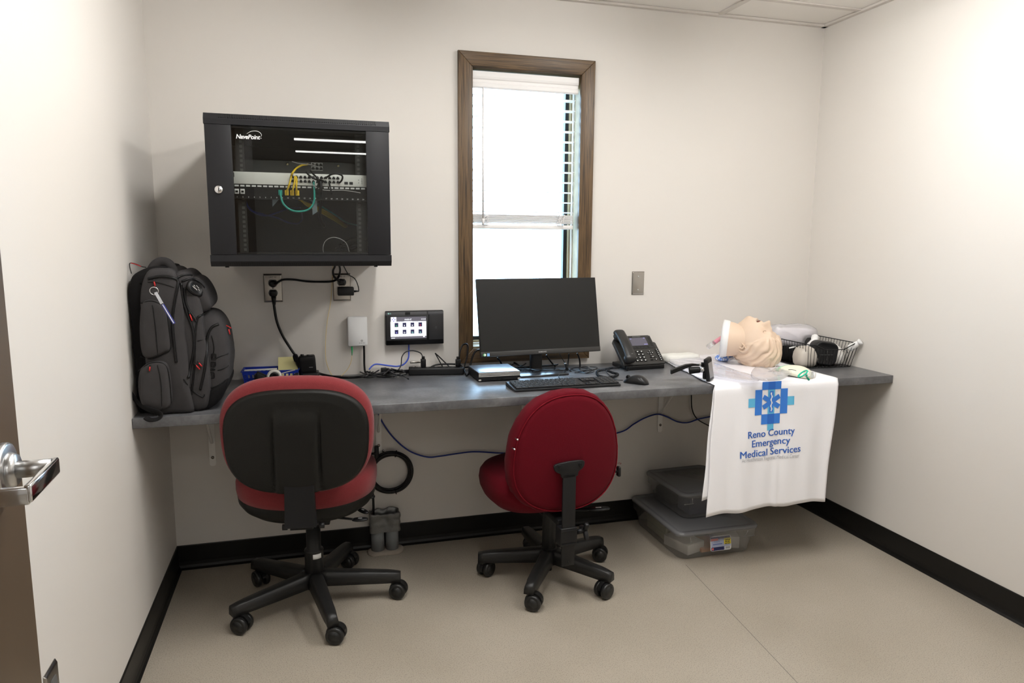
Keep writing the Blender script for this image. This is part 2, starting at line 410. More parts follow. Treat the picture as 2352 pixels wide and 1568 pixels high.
# saw cut in the slab
b = MB(); a0, a1 = onZ(1640, 1365, 0.0003), onZ(1900, 1640, 0.0003)
d = (a1-a0).normalized(); nn = Vector((-d.y, d.x, 0))*0.0011
a0 = a0 - d*0.25; a1 = a1 + d*0.4
b.quad([a0-nn, a1-nn, a1+nn, a0+nn]); structure(b.build('trim_2', mat('saw_cut', (0.17, 0.16, 0.14), 0.8)))

# ------------------------------------------------------------------ window
win = bpy.data.objects.new('window_1', None); COL.objects.link(win); win.location = ((OX0+OX1)/2, 0, OZ0); structure(win)
WI = T(-(OX0+OX1)/2, 0, -OZ0)
# casing: mitred boards, outer 1.144-1.7375 x 0.79-2.064
ox0, ox1, oz0, oz1 = 1.145, 1.738, 0.790, 2.064; ix0, ix1, iz0, iz1 = 1.205, 1.676, 0.852, 2.003
def board(pts, m, name):
    b = MB(); b.prism(pts, 0.0, 0.02, M=RX(PI/2), bev=0.0025); b.build(name, m, win, M=WI)
board([(ox0, oz0), (ix0, iz0), (ix0, iz1), (ox0, oz1)], M_woodz, 'casing_board')
board([(ox1, oz0), (ox1, oz1), (ix1, iz1), (ix1, iz0)], M_woodz, 'casing_board')
board([(ox0, oz1), (ix0, iz1), (ix1, iz1), (ox1, oz1)], M_woodx, 'casing_board')
board([(ox0, oz0), (ox1, oz0), (ix1, iz0), (ix0, iz0)], M_woodx, 'casing_board')
M_jamb = mat('jamb_pine', (0.30, 0.22, 0.115), 0.5, var=0.3, vscale=30)
b = MB()      # stained jamb lining around the reveal
b.box((OX0+0.004, 0.045, (OZ0+OZ1)/2), (0.008, 0.09, OZ1-OZ0)); b.box((OX1-0.004, 0.045, (OZ0+OZ1)/2), (0.008, 0.09, OZ1-OZ0))
b.box(((OX0+OX1)/2, 0.045, OZ1-0.004), (OX1-OX0-0.016, 0.09, 0.008)); b.box(((OX0+OX1)/2, 0.045, OZ0+0.004), (OX1-OX0-0.016, 0.09, 0.008))
b.build('jamb', M_jamb, win, M=WI)
M_vinyl = mat('window_vinyl', (0.80, 0.82, 0.82), 0.35)
b = MB()      # white sash frame with a dark gasket next to the pane
fx0, fx1, fz0, fz1 = OX0+0.008, OX1-0.008, OZ0+0.008, OZ1-0.008
def ring(b, x0, x1, z0, z1, wd, y0, y1, mi=0):
    b.box((x0+wd/2, (y0+y1)/2, (z0+z1)/2), (wd, y1-y0, z1-z0), mi=mi); b.box((x1-wd/2, (y0+y1)/2, (z0+z1)/2), (wd, y1-y0, z1-z0), mi=mi)
    b.box(((x0+x1)/2, (y0+y1)/2, z0+wd/2), (x1-x0-2*wd, y1-y0, wd), mi=mi); b.box(((x0+x1)/2, (y0+y1)/2, z1-wd/2), (x1-x0-2*wd, y1-y0, wd), mi=mi)
ring(b, fx0, fx1, fz0, fz1, 0.006, 0.072, 0.086)
b.build('frame', M_vinyl, win, M=WI)
b = MB(); ring(b, fx0, fx1, fz0, fz1, 0.014, 0.086, 0.108); b.build('stop_moulding', M_jamb, win, M=WI)
b = MB(); ring(b, fx0+0.006, fx1-0.006, fz0+0.006, fz1-0.006, 0.024, 0.108, 0.135)
sash = b.build('sash', mat('sash_bronze', (0.02, 0.022, 0.024), 0.4), win, M=WI)
b = MB(); b.box(((OX0+OX1)/2, 0.124, (OZ0+OZ1)/2), (fx1-fx0-0.05, 0.004, fz1-fz0-0.05)); b.build('pane', G_win, sash, M=WI)
# ground and pale foliage outside
structure(MB().box((3.0, 14.2, -0.6), (30, 28, 0.1)).build('ground_outside', mat('pale_gravel', (0.62, 0.64, 0.60), 0.9)))

# ------------------------------------------------------------------ blind
bl = thing('window_blind', 'white faux-wood slatted blind half lowered in the oak-framed window', 'blind', ((OX0+OX1)/2, 0.02, 1.36))
BI = T(-(OX0+OX1)/2, -0.02, -1.36)
bx0, bx1 = 1.2085, 1.671
b = MB()
pr = [(0.0, 0.0), (0.006, 0.0), (0.010, 0.006), (0.010, 0.020), (0.006, 0.024), (0.006, 0.034), (0.010, 0.038), (0.012, 0.046), (0.012, 0.066), (0.0, 0.066)]
zt = 1.9935
b.loft([[Vector((x, 0.012-a, zt-0.066+(0.066-z) if False else zt-0.066+z)) for a, z in pr] for x in (bx0, bx1)], smooth=False)
b.build('valance', M_blind, bl, M=BI)
MB().box(((bx0+bx1)/2, 0.038, zt-0.022), (bx1-bx0-0.004, 0.045, 0.04)).build('headrail', M_blind, bl, M=BI)
zs0, zs1 = 1.432, 1.905; NS = 12
sl = None
for k in range(NS):
    z = zs1 - (zs1-zs0)*k/(NS-1)
    if sl is None:
        def sf(u, v):
            return Vector((bx0+0.004+(bx1-bx0-0.008)*u, 0.012+0.048*v, 0.0015*math.sin(PI*v)))
        b = MB(); b.loft([[Vector((x, 0.014+0.048*t, (0.002*math.sin(PI*t)+dz))) for t, dz in ((0, 0), (0.25, 0), (0.5, 0), (0.75, 0), (1, 0), (1, -0.0026), (0.75, -0.0026), (0.5, -0.0026), (0.25, -0.0026), (0, -0.0026))] for x in (bx0+0.003, bx1-0.006)], smooth=False)
        sl = b.build('slat', M_blind, bl, M=T(-(OX0+OX1)/2, -0.02, 0)); sl.location = (0, 0, z-1.36)
    else:
        c = sl.copy(); COL.objects.link(c); c.parent = bl; c.location = (0, 0, z-1.36)
b = MB()
for k in range(9): b.box(((bx0+bx1)/2-0.004, 0.038, 1.384+k*0.0042), (bx1-bx0-0.010-0.002*(k % 2), 0.050, 0.0030), bev=0.0008)
b.build('stacked_slats', M_blind, bl, M=BI)
b = MB(); b.box(((bx0+bx1)/2-0.004, 0.038, 1.368), (bx1-bx0-0.010, 0.052, 0.018), bev=0.003); b.build('bottom_rail', M_blind, bl, M=BI)
for x in (1.262, 1.601):          # ladder strings, bunched at the stack
    b = MB()
    for yy in (0.011, 0.066): b.tube([(x, yy, 1.93), (x, yy, 1.42)], 0.0008, n=5, smooth_path=False)
    rr = random.Random(int(x*1000))
    for q in range(9):
        pts = [(x+rr.uniform(-0.020, 0.020), 0.006+rr.uniform(-0.004, 0.004), 1.372+rr.uniform(0, 0.050)) for _ in range(4)]
        b.tube(pts, 0.0010, n=5, sub=4)
    b.build('ladder_string', M_blind, bl, M=BI)
b = MB(); b.cyl((1.252, -0.002, 1.93), (1.252, -0.004, 1.40), 0.0042, n=8); b.cyl((1.252, -0.004, 1.40), (1.252, -0.004, 1.375), 0.0055, n=8)
b.build('tilt_wand', M_blind, bl, M=BI)

# ------------------------------------------------------------------ ceiling lights
def troffer(x, y, lab, nx=0.59, ny=1.19, lx=0.30, ly=1.10):
    t = thing('ceiling_light', lab, 'ceiling light', (x, y, H-0.004), group=None)
    b = MB(); 
    for sx in (-1, 1):
        b.box((sx*(lx/2+(nx-lx)/4), 0, -0.004), ((nx-lx)/2, ny, 0.012)); b.box((0, sx*(ly/2+(ny-ly)/4), -0.004), (lx, (ny-ly)/2, 0.012))
    b.build('housing', M_offw, t)
    MB().box((0, 0, -0.004), (lx, ly, 0.006)).build('diffuser', M_lamp, t)
def wrap_light(x, y, lab):
    t = thing('ceiling_light', lab, 'ceiling light', (x, y, H-0.008))
    MB().box((0, 0, -0.008), (0.18, 1.20, 0.016)).build('housing', M_offw, t)
    b = MB(); b.loft([[Vector((px, yy, pz)) for px, pz in ((-0.075, -0.017), (-0.075, -0.045), (-0.055, -0.072), (0.055, -0.072), (0.075, -0.045), (0.075, -0.017))] for yy in (-0.57, 0.57)], smooth=False); b.build('lens', M_lens, t)
    for sy in (-1, 1): MB().box((0, sy*0.585, -0.046), (0.16, 0.028, 0.060), bev=0.004).build('end_cap', M_offw, t)
wrap_light(*LIGHTS[0], 'ceiling light of the room with a wrapped lens, over the left chair')
wrap_light(*LIGHTS[1], 'ceiling light of the room with a wrapped lens, on the towel side')
troffer(1.15, -5.75, 'recessed ceiling light of the hallway, nearer one', 1.5, 0.5, 1.4, 0.17)
troffer(1.15, -6.80, 'recessed ceiling light of the hallway, farther one', 1.5, 0.5, 1.4, 0.17)

# ------------------------------------------------------------------ door leaf swung against the left wall
dr = bpy.data.objects.new('door_1', None); COL.objects.link(dr); dr.location = (0.202, -1.992, 0); structure(dr)
dr.rotation_euler = (0, 0, math.radians(2.0))
MB().box((-0.022, -0.455, 1.02), (0.044, 0.91, 2.02), bev=0.001).build('door_leaf', M_doorw, dr)
b = MB(); hz = 1.060; hy = -0.066
b.cyl((0, hy, hz), (0.010, hy, hz), 0.031, n=32, bev=0.003); b.cyl((0.009, hy, hz), (0.017, hy, hz), 0.021, 0.017, n=28)
b.cyl((0.013, hy, hz), (0.050, hy, hz), 0.0095, n=20)
hnd = b.build('handle', M_satin, dr)
b = MB()      # squared return lever: out, towards the hinges, and back to the door
pts = [(0.074, hy+0.010, hz), (0.074, hy-0.125, hz-0.004), (0.012, hy-0.125, hz-0.004)]
b.box((0.052, hy-0.039, hz-0.001), (0.007, 0.098, 0.019), bev=0.0022); b.box((0.030, hy-0.085, hz-0.003), (0.046, 0.007, 0.019), bev=0.0022)
b.build('lever', M_chrome, hnd)
b = MB(); b.box((-0.022, 0.0008, hz), (0.026, 0.0016, 0.058)); b.build('latch_plate', M_steel, dr)
b = MB()      # door frame in the front wall
ring(b, DX0-0.05, DX1+0.05, -0.05, DZ+0.05, 0.05, Y_FRONT-0.13, Y_FRONT+0.004)
structure(b.build('trim_3', mat('door_frame_paint', (0.12, 0.10, 0.085), 0.4)))

# ------------------------------------------------------------------ counter
b = MB(); b.box((W/2, -DC/2, HC-0.016), (W-0.002, DC-0.001, 0.032), bev=0.0015)
tag(b.build('countertop', M_counter), 'long grey slate-look laminate counter spanning the room wall to wall', 'counter')
def bracket(x, lab):
    t = thing('shelf_bracket', lab, 'bracket', (x, 0, HC-0.032), group='white brackets under the counter')
    MB().prism(rrect(0.024, 0.305, 0.010, cx=0, cy=-0.158), 0.0015, 0.006, M=RX(PI/2)).build('wall_plate', M_brkt, t)
    MB().box((0, -0.18, -0.003), (0.024, 0.32, 0.004)).build('top_arm', M_brkt, t)
    MB().tube([(0, -0.008, -0.215), (0, -0.205, -0.010)], 0.0055, n=8, smooth_path=False).build('brace', M_brkt, t)
    b = MB(); b.cyl((0, -0.006, -0.275), (0, -0.0085, -0.275), 0.006, n=14); b.box((0, -0.0090, -0.275), (0.008, 0.0008, 0.0014)); b.build('screw', M_steel, t)
bracket(0.151, 'white shelf bracket under the counter below the backpack')
bracket(0.800, 'white shelf bracket under the counter above the black cable coil')
bracket(1.440, 'white shelf bracket under the counter behind the crimson chair')
bracket(2.112, 'white shelf bracket under the counter left of the hanging towel')

# ------------------------------------------------------------------ wall plates
def wall_plate(x, z, w_, h_, lab, kind, rot=None, txt=False):
    t = thing('wall_outlet' if kind != 'blank' else 'blank_wall_plate', lab, 'wall outlet' if kind != 'blank' else 'wall plate', (x, 0, z))
    if rot: t.rotation_euler = rot
    b = MB(); o = rrect(w_, h_, 0.002)
    b.puff(o, [(1, 0), (1, 0.0015), (0.90, 0.006), (0.88, 0.0062)], M=RX(PI/2)); b.build('plate', M_steel, t)
    if kind == 'duplex':
        for s in (1, -1):
            b = MB(); o = [(px, max(-0.0135, min(0.0135, pz))) for px, pz in sell(0.0172, 0.0172, 2, 28)]
            b.prism(o, 0.005, 0.0080, M=T(0, 0, s*0.0195) @ RX(PI/2)); r = b.build('receptacle', M_greyr, t)
        b = MB(); b.cyl((0, -0.006, 0), (0, -0.0078, 0), 0.0036, n=12); b.build('screw', M_chrome, t)
        if txt: MB().text('CKT 13', 0.0085, T(0, -0.0066, h_/2-0.016) @ RX(PI/2), ext=0.0002).build('circuit_label', M_prnt, t)
    else:
        for s in (1, -1): MB().cyl((0, -0.006, s*0.030), (0, -0.0072, s*0.030), 0.0028, n=12).build('screw', M_chrome, t)
    return t
M_greyr = mat('grey_receptacle', (0.12, 0.12, 0.12), 0.45)
wall_plate(0.404, 1.120, 0.070, 0.112, 'steel duplex outlet plate left of the other, below the rack', 'duplex', txt=True)
wall_plate(0.667, 1.120, 0.070, 0.112, 'steel duplex outlet plate holding the small black power adapter', 'duplex', txt=True)
wall_plate(1.975, 1.122, 0.061, 0.106, 'blank steel wall plate right of the window', 'blank')
wall_plate(0.0, 0.385, 0.070, 0.112, 'steel outlet plate low on the left wall by the door', 'duplex', rot=(0, 0, PI/2))
for o in list(COL.objects):
    if o.get('label') == 'steel outlet plate low on the left wall by the door': o.location = (0, -1.385, 0.385)

# ================================================================== wall rack
RX0, RX1, RZ0, RZ1, RD = 0.2465, 0.8075, 1.2246, 1.691, 0.540
rk = thing('network_rack', 'black wall-mounted network cabinet with a tinted glass door, left of the window', 'network cabinet', ((RX0+RX1)/2, 0, RZ0))
RI = T(-(RX0+RX1)/2, 0, -RZ0)
rw = RX1-RX0
b = MB(); yb0, yb1 = -RD+0.025, -0.002; t_ = 0.004; yc = (yb0+yb1)/2; yd = yb1-yb0; zi0, zi1 = RZ0+0.034, RZ1-0.032; zc = (zi0+zi1)/2
b.box((RX0+0.006+t_/2, yc, zc), (t_, yd, zi1-zi0)); b.box((RX1-0.006-t_/2, yc, zc), (t_, yd, zi1-zi0))
b.box(((RX0+RX1)/2, yb1-t_/2, zc), (rw-0.012, t_, zi1-zi0))
b.build('cabinet_shell', M_rackin, rk, M=RI)
def cap(name, z0, z1, slots, low):
    b = MB()
    if not low: pr = [(-RD, z0), (-RD, z0+0.016), (-RD+0.012, z1), (yb1, z1), (yb1, z0)]
    else: pr = [(-RD, z1), (-RD, z0+0.016), (-RD+0.010, z0), (yb1, z0), (yb1, z1)]
    b.loft([[Vector((x, y, z)) for y, z in pr] for x in (RX0, RX1)], smooth=False)
    o = b.build(name, M_rack, rk, M=RI)
    b = MB()
    if slots:
        for k in range(72):
            x = RX0+0.045+k*(rw-0.09)/71
            if not low: p = Vector((x, -RD+0.0055, z0+0.0255)); a = -math.atan2(0.012, z1-z0-0.016)
            else: p = Vector((x, -RD+0.005, z0+0.0078)); a = math.atan2(0.010, 0.016)
            b.box((0, 0, 0), (0.0034, 0.0016, 0.0135 if not low else 0.012), M=T(*p) @ RX(a))
        b.build('vent_slots', M_dark, o, M=RI)
    return o
cap('top_panel', 1.6575, RZ1, True, False); cap('bottom_panel', RZ0, 1.2605, True, True)
for x in (RX0+0.045, RX1-0.05):
    MB().cyl((x, -RD+0.03, RZ0-0.004), (x, -RD+0.03, RZ0+0.001), 0.006, n=14).build('foot', M_blk, rk, M=RI)
# door: two wide stiles, narrow rails, pane
DZ0, DZ1 = 1.2615, 1.6565; gx0, gx1 = 0.3245, 0.7315
b = MB()
b.box(((RX0+gx0)/2+0.001, -RD+0.011, (DZ0+DZ1)/2), (gx0-RX0-0.002, 0.022, DZ1-DZ0), bev=0.0012)
b.box(((RX1+gx1)/2-0.001, -RD+0.011, (DZ0+DZ1)/2), (RX1-gx1-0.002, 0.022, DZ1-DZ0), bev=0.0012)
b.box(((gx0+gx1)/2, -RD+0.014, DZ1-0.0035), (gx1-gx0, 0.014, 0.007)); b.box(((gx0+gx1)/2, -RD+0.014, DZ0+0.0035), (gx1-gx0, 0.014, 0.007))
rdoor = b.build('door', M_rack, rk, M=RI)
MB().box(((gx0+gx1)/2, -RD+0.004, (DZ0+DZ1)/2), (gx1-gx0+0.006, 0.004, DZ1-DZ0-0.004)).build('glass_pane', G_rack, rdoor, M=RI)
lk = onY(502, 435, -RD-0.003)
b = MB(); b.cyl((lk.x, -RD-0.004, lk.z), (lk.x, -RD+0.002, lk.z), 0.0115, 0.0125, n=28); b.cyl((lk.x, -RD-0.0065, lk.z), (lk.x, -RD-0.003, lk.z), 0.0068, n=24, bev=0.0006)
lko = b.build('lock', M_chrome, rdoor, M=RI)
b = MB(); b.box((lk.x, -RD-0.0066, lk.z), (0.0016, 0.0012, 0.007)); b.build('keyhole', M_dark, lko, M=RI)
b = MB(); p = onY(541.5, 317, -RD); 
b.text('NavePoint', 0.0185, T(p.x, -RD-0.0009, p.z-0.001) @ RX(PI/2), ext=0.0002, align_='LEFT', shear=0.22, off=0.0004, sx=0.93, space=0.95)
q = [onY(*pp, -RD-0.0009) for pp in ((566.5, 307.5), (576, 302), (588, 300.8), (597, 304.5), (600.5, 310), (598, 315.8))]
b.tube(q, 0.0017, n=6, rf=lambda t: 0.35+0.9*math.sin(PI*min(1, t*1.05))**0.7 if t < 0.95 else 0.4, flat=0.4)
b.box(tuple(onY(599.5, 317.5, -RD-0.0009)), (0.003, 0.0004, 0.0012))
b.build('maker_logo', mat('logo_white', (0.85, 0.85, 0.85), 0.5), rdoor, M=RI)
# mounting rails with square holes
for x in (0.342, 0.714):
    b = MB(); b.box((x, -0.466, zc), (0.026, 0.003, 0.39)); b.box((x+(-0.0115 if x < 0.5 else 0.0115), -0.448, zc), (0.003, 0.036, 0.39))
    r_ = b.build('mounting_rail', M_rackin, rk, M=RI)
    b = MB()
    for k in range(25): b.box((x+(0.003 if x < 0.5 else -0.003), -0.4682, 1.262+k*0.0148), (0.0085, 0.0012, 0.0085))
    b.build('rail_holes', mat('rail_hole_light', (0.11, 0.11, 0.105), 0.6), r_, M=RI)
# things inside
YS = -0.490
s0, s1 = onY(531, 393, YS), onY(840, 430, YS)
sx0, sx1, sz0, sz1 = s0.x-0.018, s1.x+0.018, 1.4835, 1.5215
sw = thing('network_switch', 'silver-white rack switch with a row of ports behind the cabinet glass', 'network switch', ((sx0+sx1)/2, YS, sz0)); SI = T(-(sx0+sx1)/2, -YS, -sz0)
M_sw = mat('silver_faceplate', (0.85, 0.85, 0.82), 0.4)
b = MB(); b.box(((sx0+sx1)/2, YS+0.005, (sz0+sz1)/2), (sx1-sx0, 0.010, sz1-sz0), bev=0.001); b.box(((sx0+sx1)/2, YS+0.10, (sz0+sz1)/2), (sx1-sx0-0.04, 0.19, sz1-sz0-0.002)); b.build('chassis', M_sw, sw, M=SI)
def ports(x0, x1, n, z, w_, h_, y, par, MI, name='port', m=M_dark):
    first = None
    for k in range(n):
        x = x0+(x1-x0)*k/(n-1)
        if first is None:
            b = MB(); b.prism([(-w_/2, -h_/2), (w_/2, -h_/2), (w_/2, h_*0.15), (w_*0.28, h_*0.15), (w_*0.28, h_/2), (-w_*0.28, h_/2), (-w_*0.28, h_*0.15), (-w_/2, h_*0.15)], 0, 0.0015, M=RX(PI/2))
            first = b.build(name, m, par); o = first
        else:
            o = first.copy(); COL.objects.link(o); o.parent = par
        o.location = MI @ Vector((x, y, z))
        o.rotation_euler = (0, 0, 0)
pa, pb = onY(672, 410, YS).x, onY(776, 414, YS).x
ports(pa, pb, 12, sz0+0.0265, 0.0095, 0.0085, YS-0.0004, sw, SI); ports(pa, pb, 12, sz0+0.0135, 0.0095, 0.0085, YS-0.0004, sw, SI)
b = MB()
for px in (795, 806.5): v = onY(px, 421, YS); b.box((v.x, YS-0.0004, sz0+0.011), (0.0115, 0.0012, 0.0085))
for px, pz in ((824, .022), (824, .013), (831, .026), (831, .020), (831, .016), (831, .011)): v = onY(px, 421, YS); b.cyl((v.x, YS-0.001, sz0+pz), (v.x, YS+0.001, sz0+pz), 0.0012, n=8)
v = onY(536, 405, YS); b.box((v.x+0.001, YS-0.0006, sz1-0.010), (0.0035, 0.001, 0.014))
b.build('indicator_prints', M_prnt, sw, M=SI)
# patch panel
pz0, pz1 = 1.4375, 1.4825
pp_ = thing('network_patch_bay', 'black numbered patch panel under the silver switch in the cabinet', 'patch panel', ((sx0+sx1)/2, YS, pz0)); PI_ = T(-(sx0+sx1)/2, -YS, -pz0)
b = MB(); b.box(((sx0+sx1)/2, YS+0.006, (pz0+pz1)/2), (sx1-sx0, 0.012, pz1-pz0)); b.box(((sx0+sx1)/2, YS+0.03, (pz0+pz1)/2), (sx1-sx0-0.05, 0.04, pz1-pz0-0.008)); b.build('panel', M_blk2, pp_, M=PI_)
xa, xb = onY(544, 435, YS).x, onY(834, 442, YS).x
b = MB()
for k in range(24): b.box((xa+(xb-xa)*k/23, YS-0.0006, pz1-0.0045), (0.0125, 0.001, 0.005))
b.build('label_strip', M_ink, pp_, M=PI_)
b = MB()
for k in range(24): b.text(str(k+1), 0.0058, T(xa+(xb-xa)*k/23, YS-0.0004, pz0+0.0035) @ RX(PI/2), ext=0.0002, off=0.0001)
b.build('port_numbers', M_ink, pp_, M=PI_)
for k in range(2): 
    x = xa+(xb-xa)*k/23
    j = MB().box((x, YS-0.003, pz0+0.0225), (0.0128, 0.006, 0.0155), bev=0.0006).build('jack', M_white, pp_, M=PI_)
    MB().box((x, YS-0.0062, pz0+0.022), (0.0075, 0.001, 0.006)).build('opening', M_dark, j, M=PI_)
for px, m in ((644, M_teal), (658.5, M_yel), (671, M_yel), (683, M_yel)):
    v = onY(px, 442, YS-0.006); x = xa+(xb-xa)*round((v.x-xa)/(xb-xa)*23)/23
    MB().box((v.x, YS-0.003, pz0+0.0215), (0.012, 0.007, 0.0165), bev=0.0006).build('jack', m, pp_, M=PI_)
# second panel unit with the gateway, further back
rt = thing('network_gateway', 'dark rack unit with small ports above the silver switch in the cabinet', 'router', ((sx0+sx1)/2, -0.40, 1.523)); TI = T(-(sx0+sx1)/2, 0.40, -1.523)
b = MB(); b.box(((sx0+sx1)/2, -0.395, 1.546), (sx1-sx0-0.04, 0.010, 0.044)); b.box(((sx0+sx1)/2, -0.30, 1.546), (sx1-sx0-0.06, 0.18, 0.042)); b.build('chassis', mat('rack_unit_grey', (0.06, 0.06, 0.058), 0.5), rt, M=TI)
for px, py in ((660, 377), (777, 381)):
    v = onY(px, py, -0.402); MB().cyl((v.x, -0.4065, v.z), (v.x, -0.399, v.z), 0.0040, n=14).build('screw', mat('brass_screw', (0.6, 0.52, 0.3), 0.3, metal=1), rt, M=TI)
v0, v1 = onY(719, 383, -0.402), onY(737, 384.5, -0.402)
b = MB(); b.box(((v0.x+v1.x)/2, -0.4015, v0.z+0.001), (v1.x-v0.x+0.012, 0.003, 0.026)); b.build('port_frame', mat('port_frame_grey', (0.45, 0.45, 0.43), 0.4), rt, M=TI)
ports(v0.x, v1.x, 3, v0.z+0.007, 0.0105, 0.009, -0.4032, rt, TI); ports(v0.x, v1.x, 3, v0.z-0.005, 0.0105, 0.009, -0.4032, rt, TI)
v = onY(680, 387, -0.402); MB().box((v.x, -0.4015, v.z), (0.014, 0.002, 0.009)).build('data_port', M_dark, rt, M=TI)
# patch cables
Yc = YS-0.012
def pc(name, pts, r, m, lab, group='patch cables inside the cabinet', cat='cable', n=7):
    return cable(name, [onY(a, b_, y) for a, b_, y in pts], r, m, lab, cat, group, n=n)
pc('patch_cable', [(669, 404, YS-.004), (668, 410, Yc), (664, 425, Yc-.012), (658, 441, Yc), (658, 446, YS-.004)], 0.0030, M_yel, 'leftmost short yellow patch cable from switch to panel')
pc('patch_cable', [(677, 405, YS-.004), (677, 415, Yc-.006), (674, 430, Yc-.010), (671, 441, Yc), (671, 446, YS-.004)], 0.0030, M_yel, 'middle short yellow patch cable from switch to panel')
pc('patch_cable', [(680, 406, YS-.004), (681.5, 415, Yc-.006), (681, 430, Yc-.012), (681.5, 441, Yc), (681, 446, YS-.004)], 0.0030, M_yel, 'rightmost short yellow patch cable from switch to panel')
pc('patch_cable', [(669, 402, YS-.004), (672, 397, Yc-.004), (680, 387, -.47), (693, 379.5, -.44), (703, 378, -.415), (707, 377, -.404)], 0.0032, M_yel, 'yellow patch cable arching up from the switch to the dark unit')
pc('patch_cable', [(644, 441, YS-.005), (645, 450, Yc-.004), (651, 468, Yc-.008), (668, 482, Yc-.010), (690, 485.5, Yc-.010), (710, 480, Yc-.010), (721, 464, Yc-.010), (722, 440, Yc-.008), (720.5, 418, YS-.005)], 0.0032, M_teal, 'teal patch cable hanging in a round loop under the panel')
pc('patch_cable', [(560, 452, -.44), (568, 472, -.42), (588, 490, -.40), (612, 495, -.38), (640, 487, -.33), (663, 479, -.28), (690, 477, -.2)], 0.0030, M_blue, 'upper dark blue cable drooping inside the cabinet')
pc('patch_cable', [(562, 456, -.44), (575, 482, -.42), (605, 492, -.38), (636, 500, -.35), (662, 511, -.3), (684, 513, -.27), (694, 503, -.24), (693, 490, -.2)], 0.0030, M_blue, 'lower dark blue cable drooping inside the cabinet')
for k, lab in enumerate(('uppermost', 'second', 'third', 'lowest')):
    pc('patch_cable', [(684+k*3, 457+k, -.43), (705, 466+k*2, -.40), (735, 478+k*3, -.36), (765, 495+k*3, -.30), (790, 514+k*2, -.24), (798, 517+k, -.2)], 0.0028, M_yel, lab+' of the yellow cables slanting down behind the panel')
pc('patch_cable', [(708, 456, -.43), (735, 472, -.38), (765, 490, -.32), (795, 510, -.26), (820, 517, -.22)], 0.0028, M_teal, 'teal cable slanting down beside the yellow bundle')
pc('patch_cable', [(745, 409, YS-.006), (752, 406, Yc-.010), (762, 400, Yc-.014), (775, 399, Yc-.014), (786, 404, Yc-.012), (785, 414, Yc-.006), (779, 420, YS-.004)], 0.0031, M_cable, 'black patch cable arching over the right switch ports')
pc('patch_cable', [(703, 395, Yc-.004), (712, 404, Yc-.012), (726, 412, Yc-.014), (738, 414, Yc-.010), (748, 419, YS-.004)], 0.0031, M_cable, 'black patch cable crossing the switch from upper left')
pc('patch_cable', [(713, 393, Yc), (722, 402, Yc-.016), (731, 412, Yc-.020), (733, 425, Yc-.016), (728, 433, Yc-.010), (734, 416, YS-.004)], 0.0031, M_cable, 'black patch cable knotted at the middle of the switch')
pc('patch_cable', [(756, 420, YS-.004), (759, 432, Yc-.010), (762, 446, Yc-.006)], 0.0026, M_cable, 'short black cable dropping over the panel, right half')
pc('ribbon_cable', [(736, 415, Yc-.006), (737, 440, Yc-.010), (736, 470, -.45), (735, 500, -.36), (745, 520, -.30)], 0.0058, M_cable, 'thick black cable bundle hanging in front of the panel')
pc('fiber_cable', [(671, 371, -.44), (685, 375, -.45), (705, 377, -.45), (722, 380, -.44), (735, 386, -.41)], 0.0016, M_greyc, 'thin pale cable across the dark unit at the top')
pc('fiber_cable', [(718, 424, Yc-.010), (730, 432, Yc-.014), (750, 437, Yc-.010), (790, 437, Yc-.006), (828, 443, Yc)], 0.0014, M_greyc, 'thin pale cable running right over the panel labels')
pc('fiber_cable', [(743, 580, -.50), (742, 568, -.505), (747, 554, -.505), (760, 546, -.505), (778, 547, -.505), (795, 558, -.505), (802, 578, -.50)], 0.0012, M_greyc, 'thin pale cable loop at the cabinet bottom')
for k, pts in enumerate([[(775, 575, -.25), (785, 560, -.22), (805, 548, -.22), (825, 545, -.22), (838, 552, -.2)], [(780, 560, -.25), (800, 565, -.2), (820, 560, -.2), (835, 570, -.2)], [(772, 570, -.3), (790, 575, -.28), (812, 570, -.25), (832, 560, -.22)]]):
    pc('power_cable', pts, 0.0045, M_cable, ('uppermost', 'middle', 'lowest')[k]+' of the black power cables coiled at the cabinet bottom')
# hanging labels (strips of film) behind the glass
for k, (pts) in enumerate([[(624, 432), (637, 433), (642, 456), (626, 475)], [(716, 440), (727, 441), (729, 486), (718, 494)]]):
    b = MB(); b.prism([(onY(a, c, -0.474).x, onY(a, c, -0.474).z) for a, c in pts], 0.474, 0.4744, M=RX(PI/2)); 
    o = b.build('hanging_label', glass_mat('film_strip', (0.9, 0.95, 1), 0.1, 0.08, body=0.45, bodycol=(0.5, 0.62, 0.68)) if 'film_strip' not in MATS else MATS['film_strip'])
    tag(o, ('left', 'right')[k]+' pale film strip hanging from the patch panel', 'cable label', 'film strips in the cabinet')

# ================================================================== power cords on the wall
def plug_down(x, z, name='power_plug'): pass
# right outlet: cord coming down from the rack, and the adapter
p = onY(627, 652, -0.02)
b = MB(); b.cyl((p.x, -0.008, p.z), (p.x, -0.030, p.z), 0.0150, 0.0115, n=20, bev=0.002)
b.tube([(p.x, -0.022, p.z), (p.x+0.014, -0.034, p.z+0.003), onY(640, 647, -.032), onY(652, 642, -.02), onY(675, 642, -.012), onY(705, 646, -.010), onY(735, 647, -.010), onY(762, 646, -.014), onY(775, 640, -.03), onY(780, 628, -.05), onY(781, 618, -.08), onY(778, 606, -.12)], 0.0042, n=10)
tag(b.build('power_cable', M_cable), 'black cord running sideways between the two outlets and up into the cabinet', 'power cord')
p = onY(628, 673, -0.02)
b = MB(); b.box((p.x, -0.022, p.z), (0.026, 0.028, 0.024), bev=0.005); b.cyl((p.x, -0.024, p.z-0.008), (p.x+0.001, -0.024, p.z-0.045), 0.0105, 0.0062, n=14)
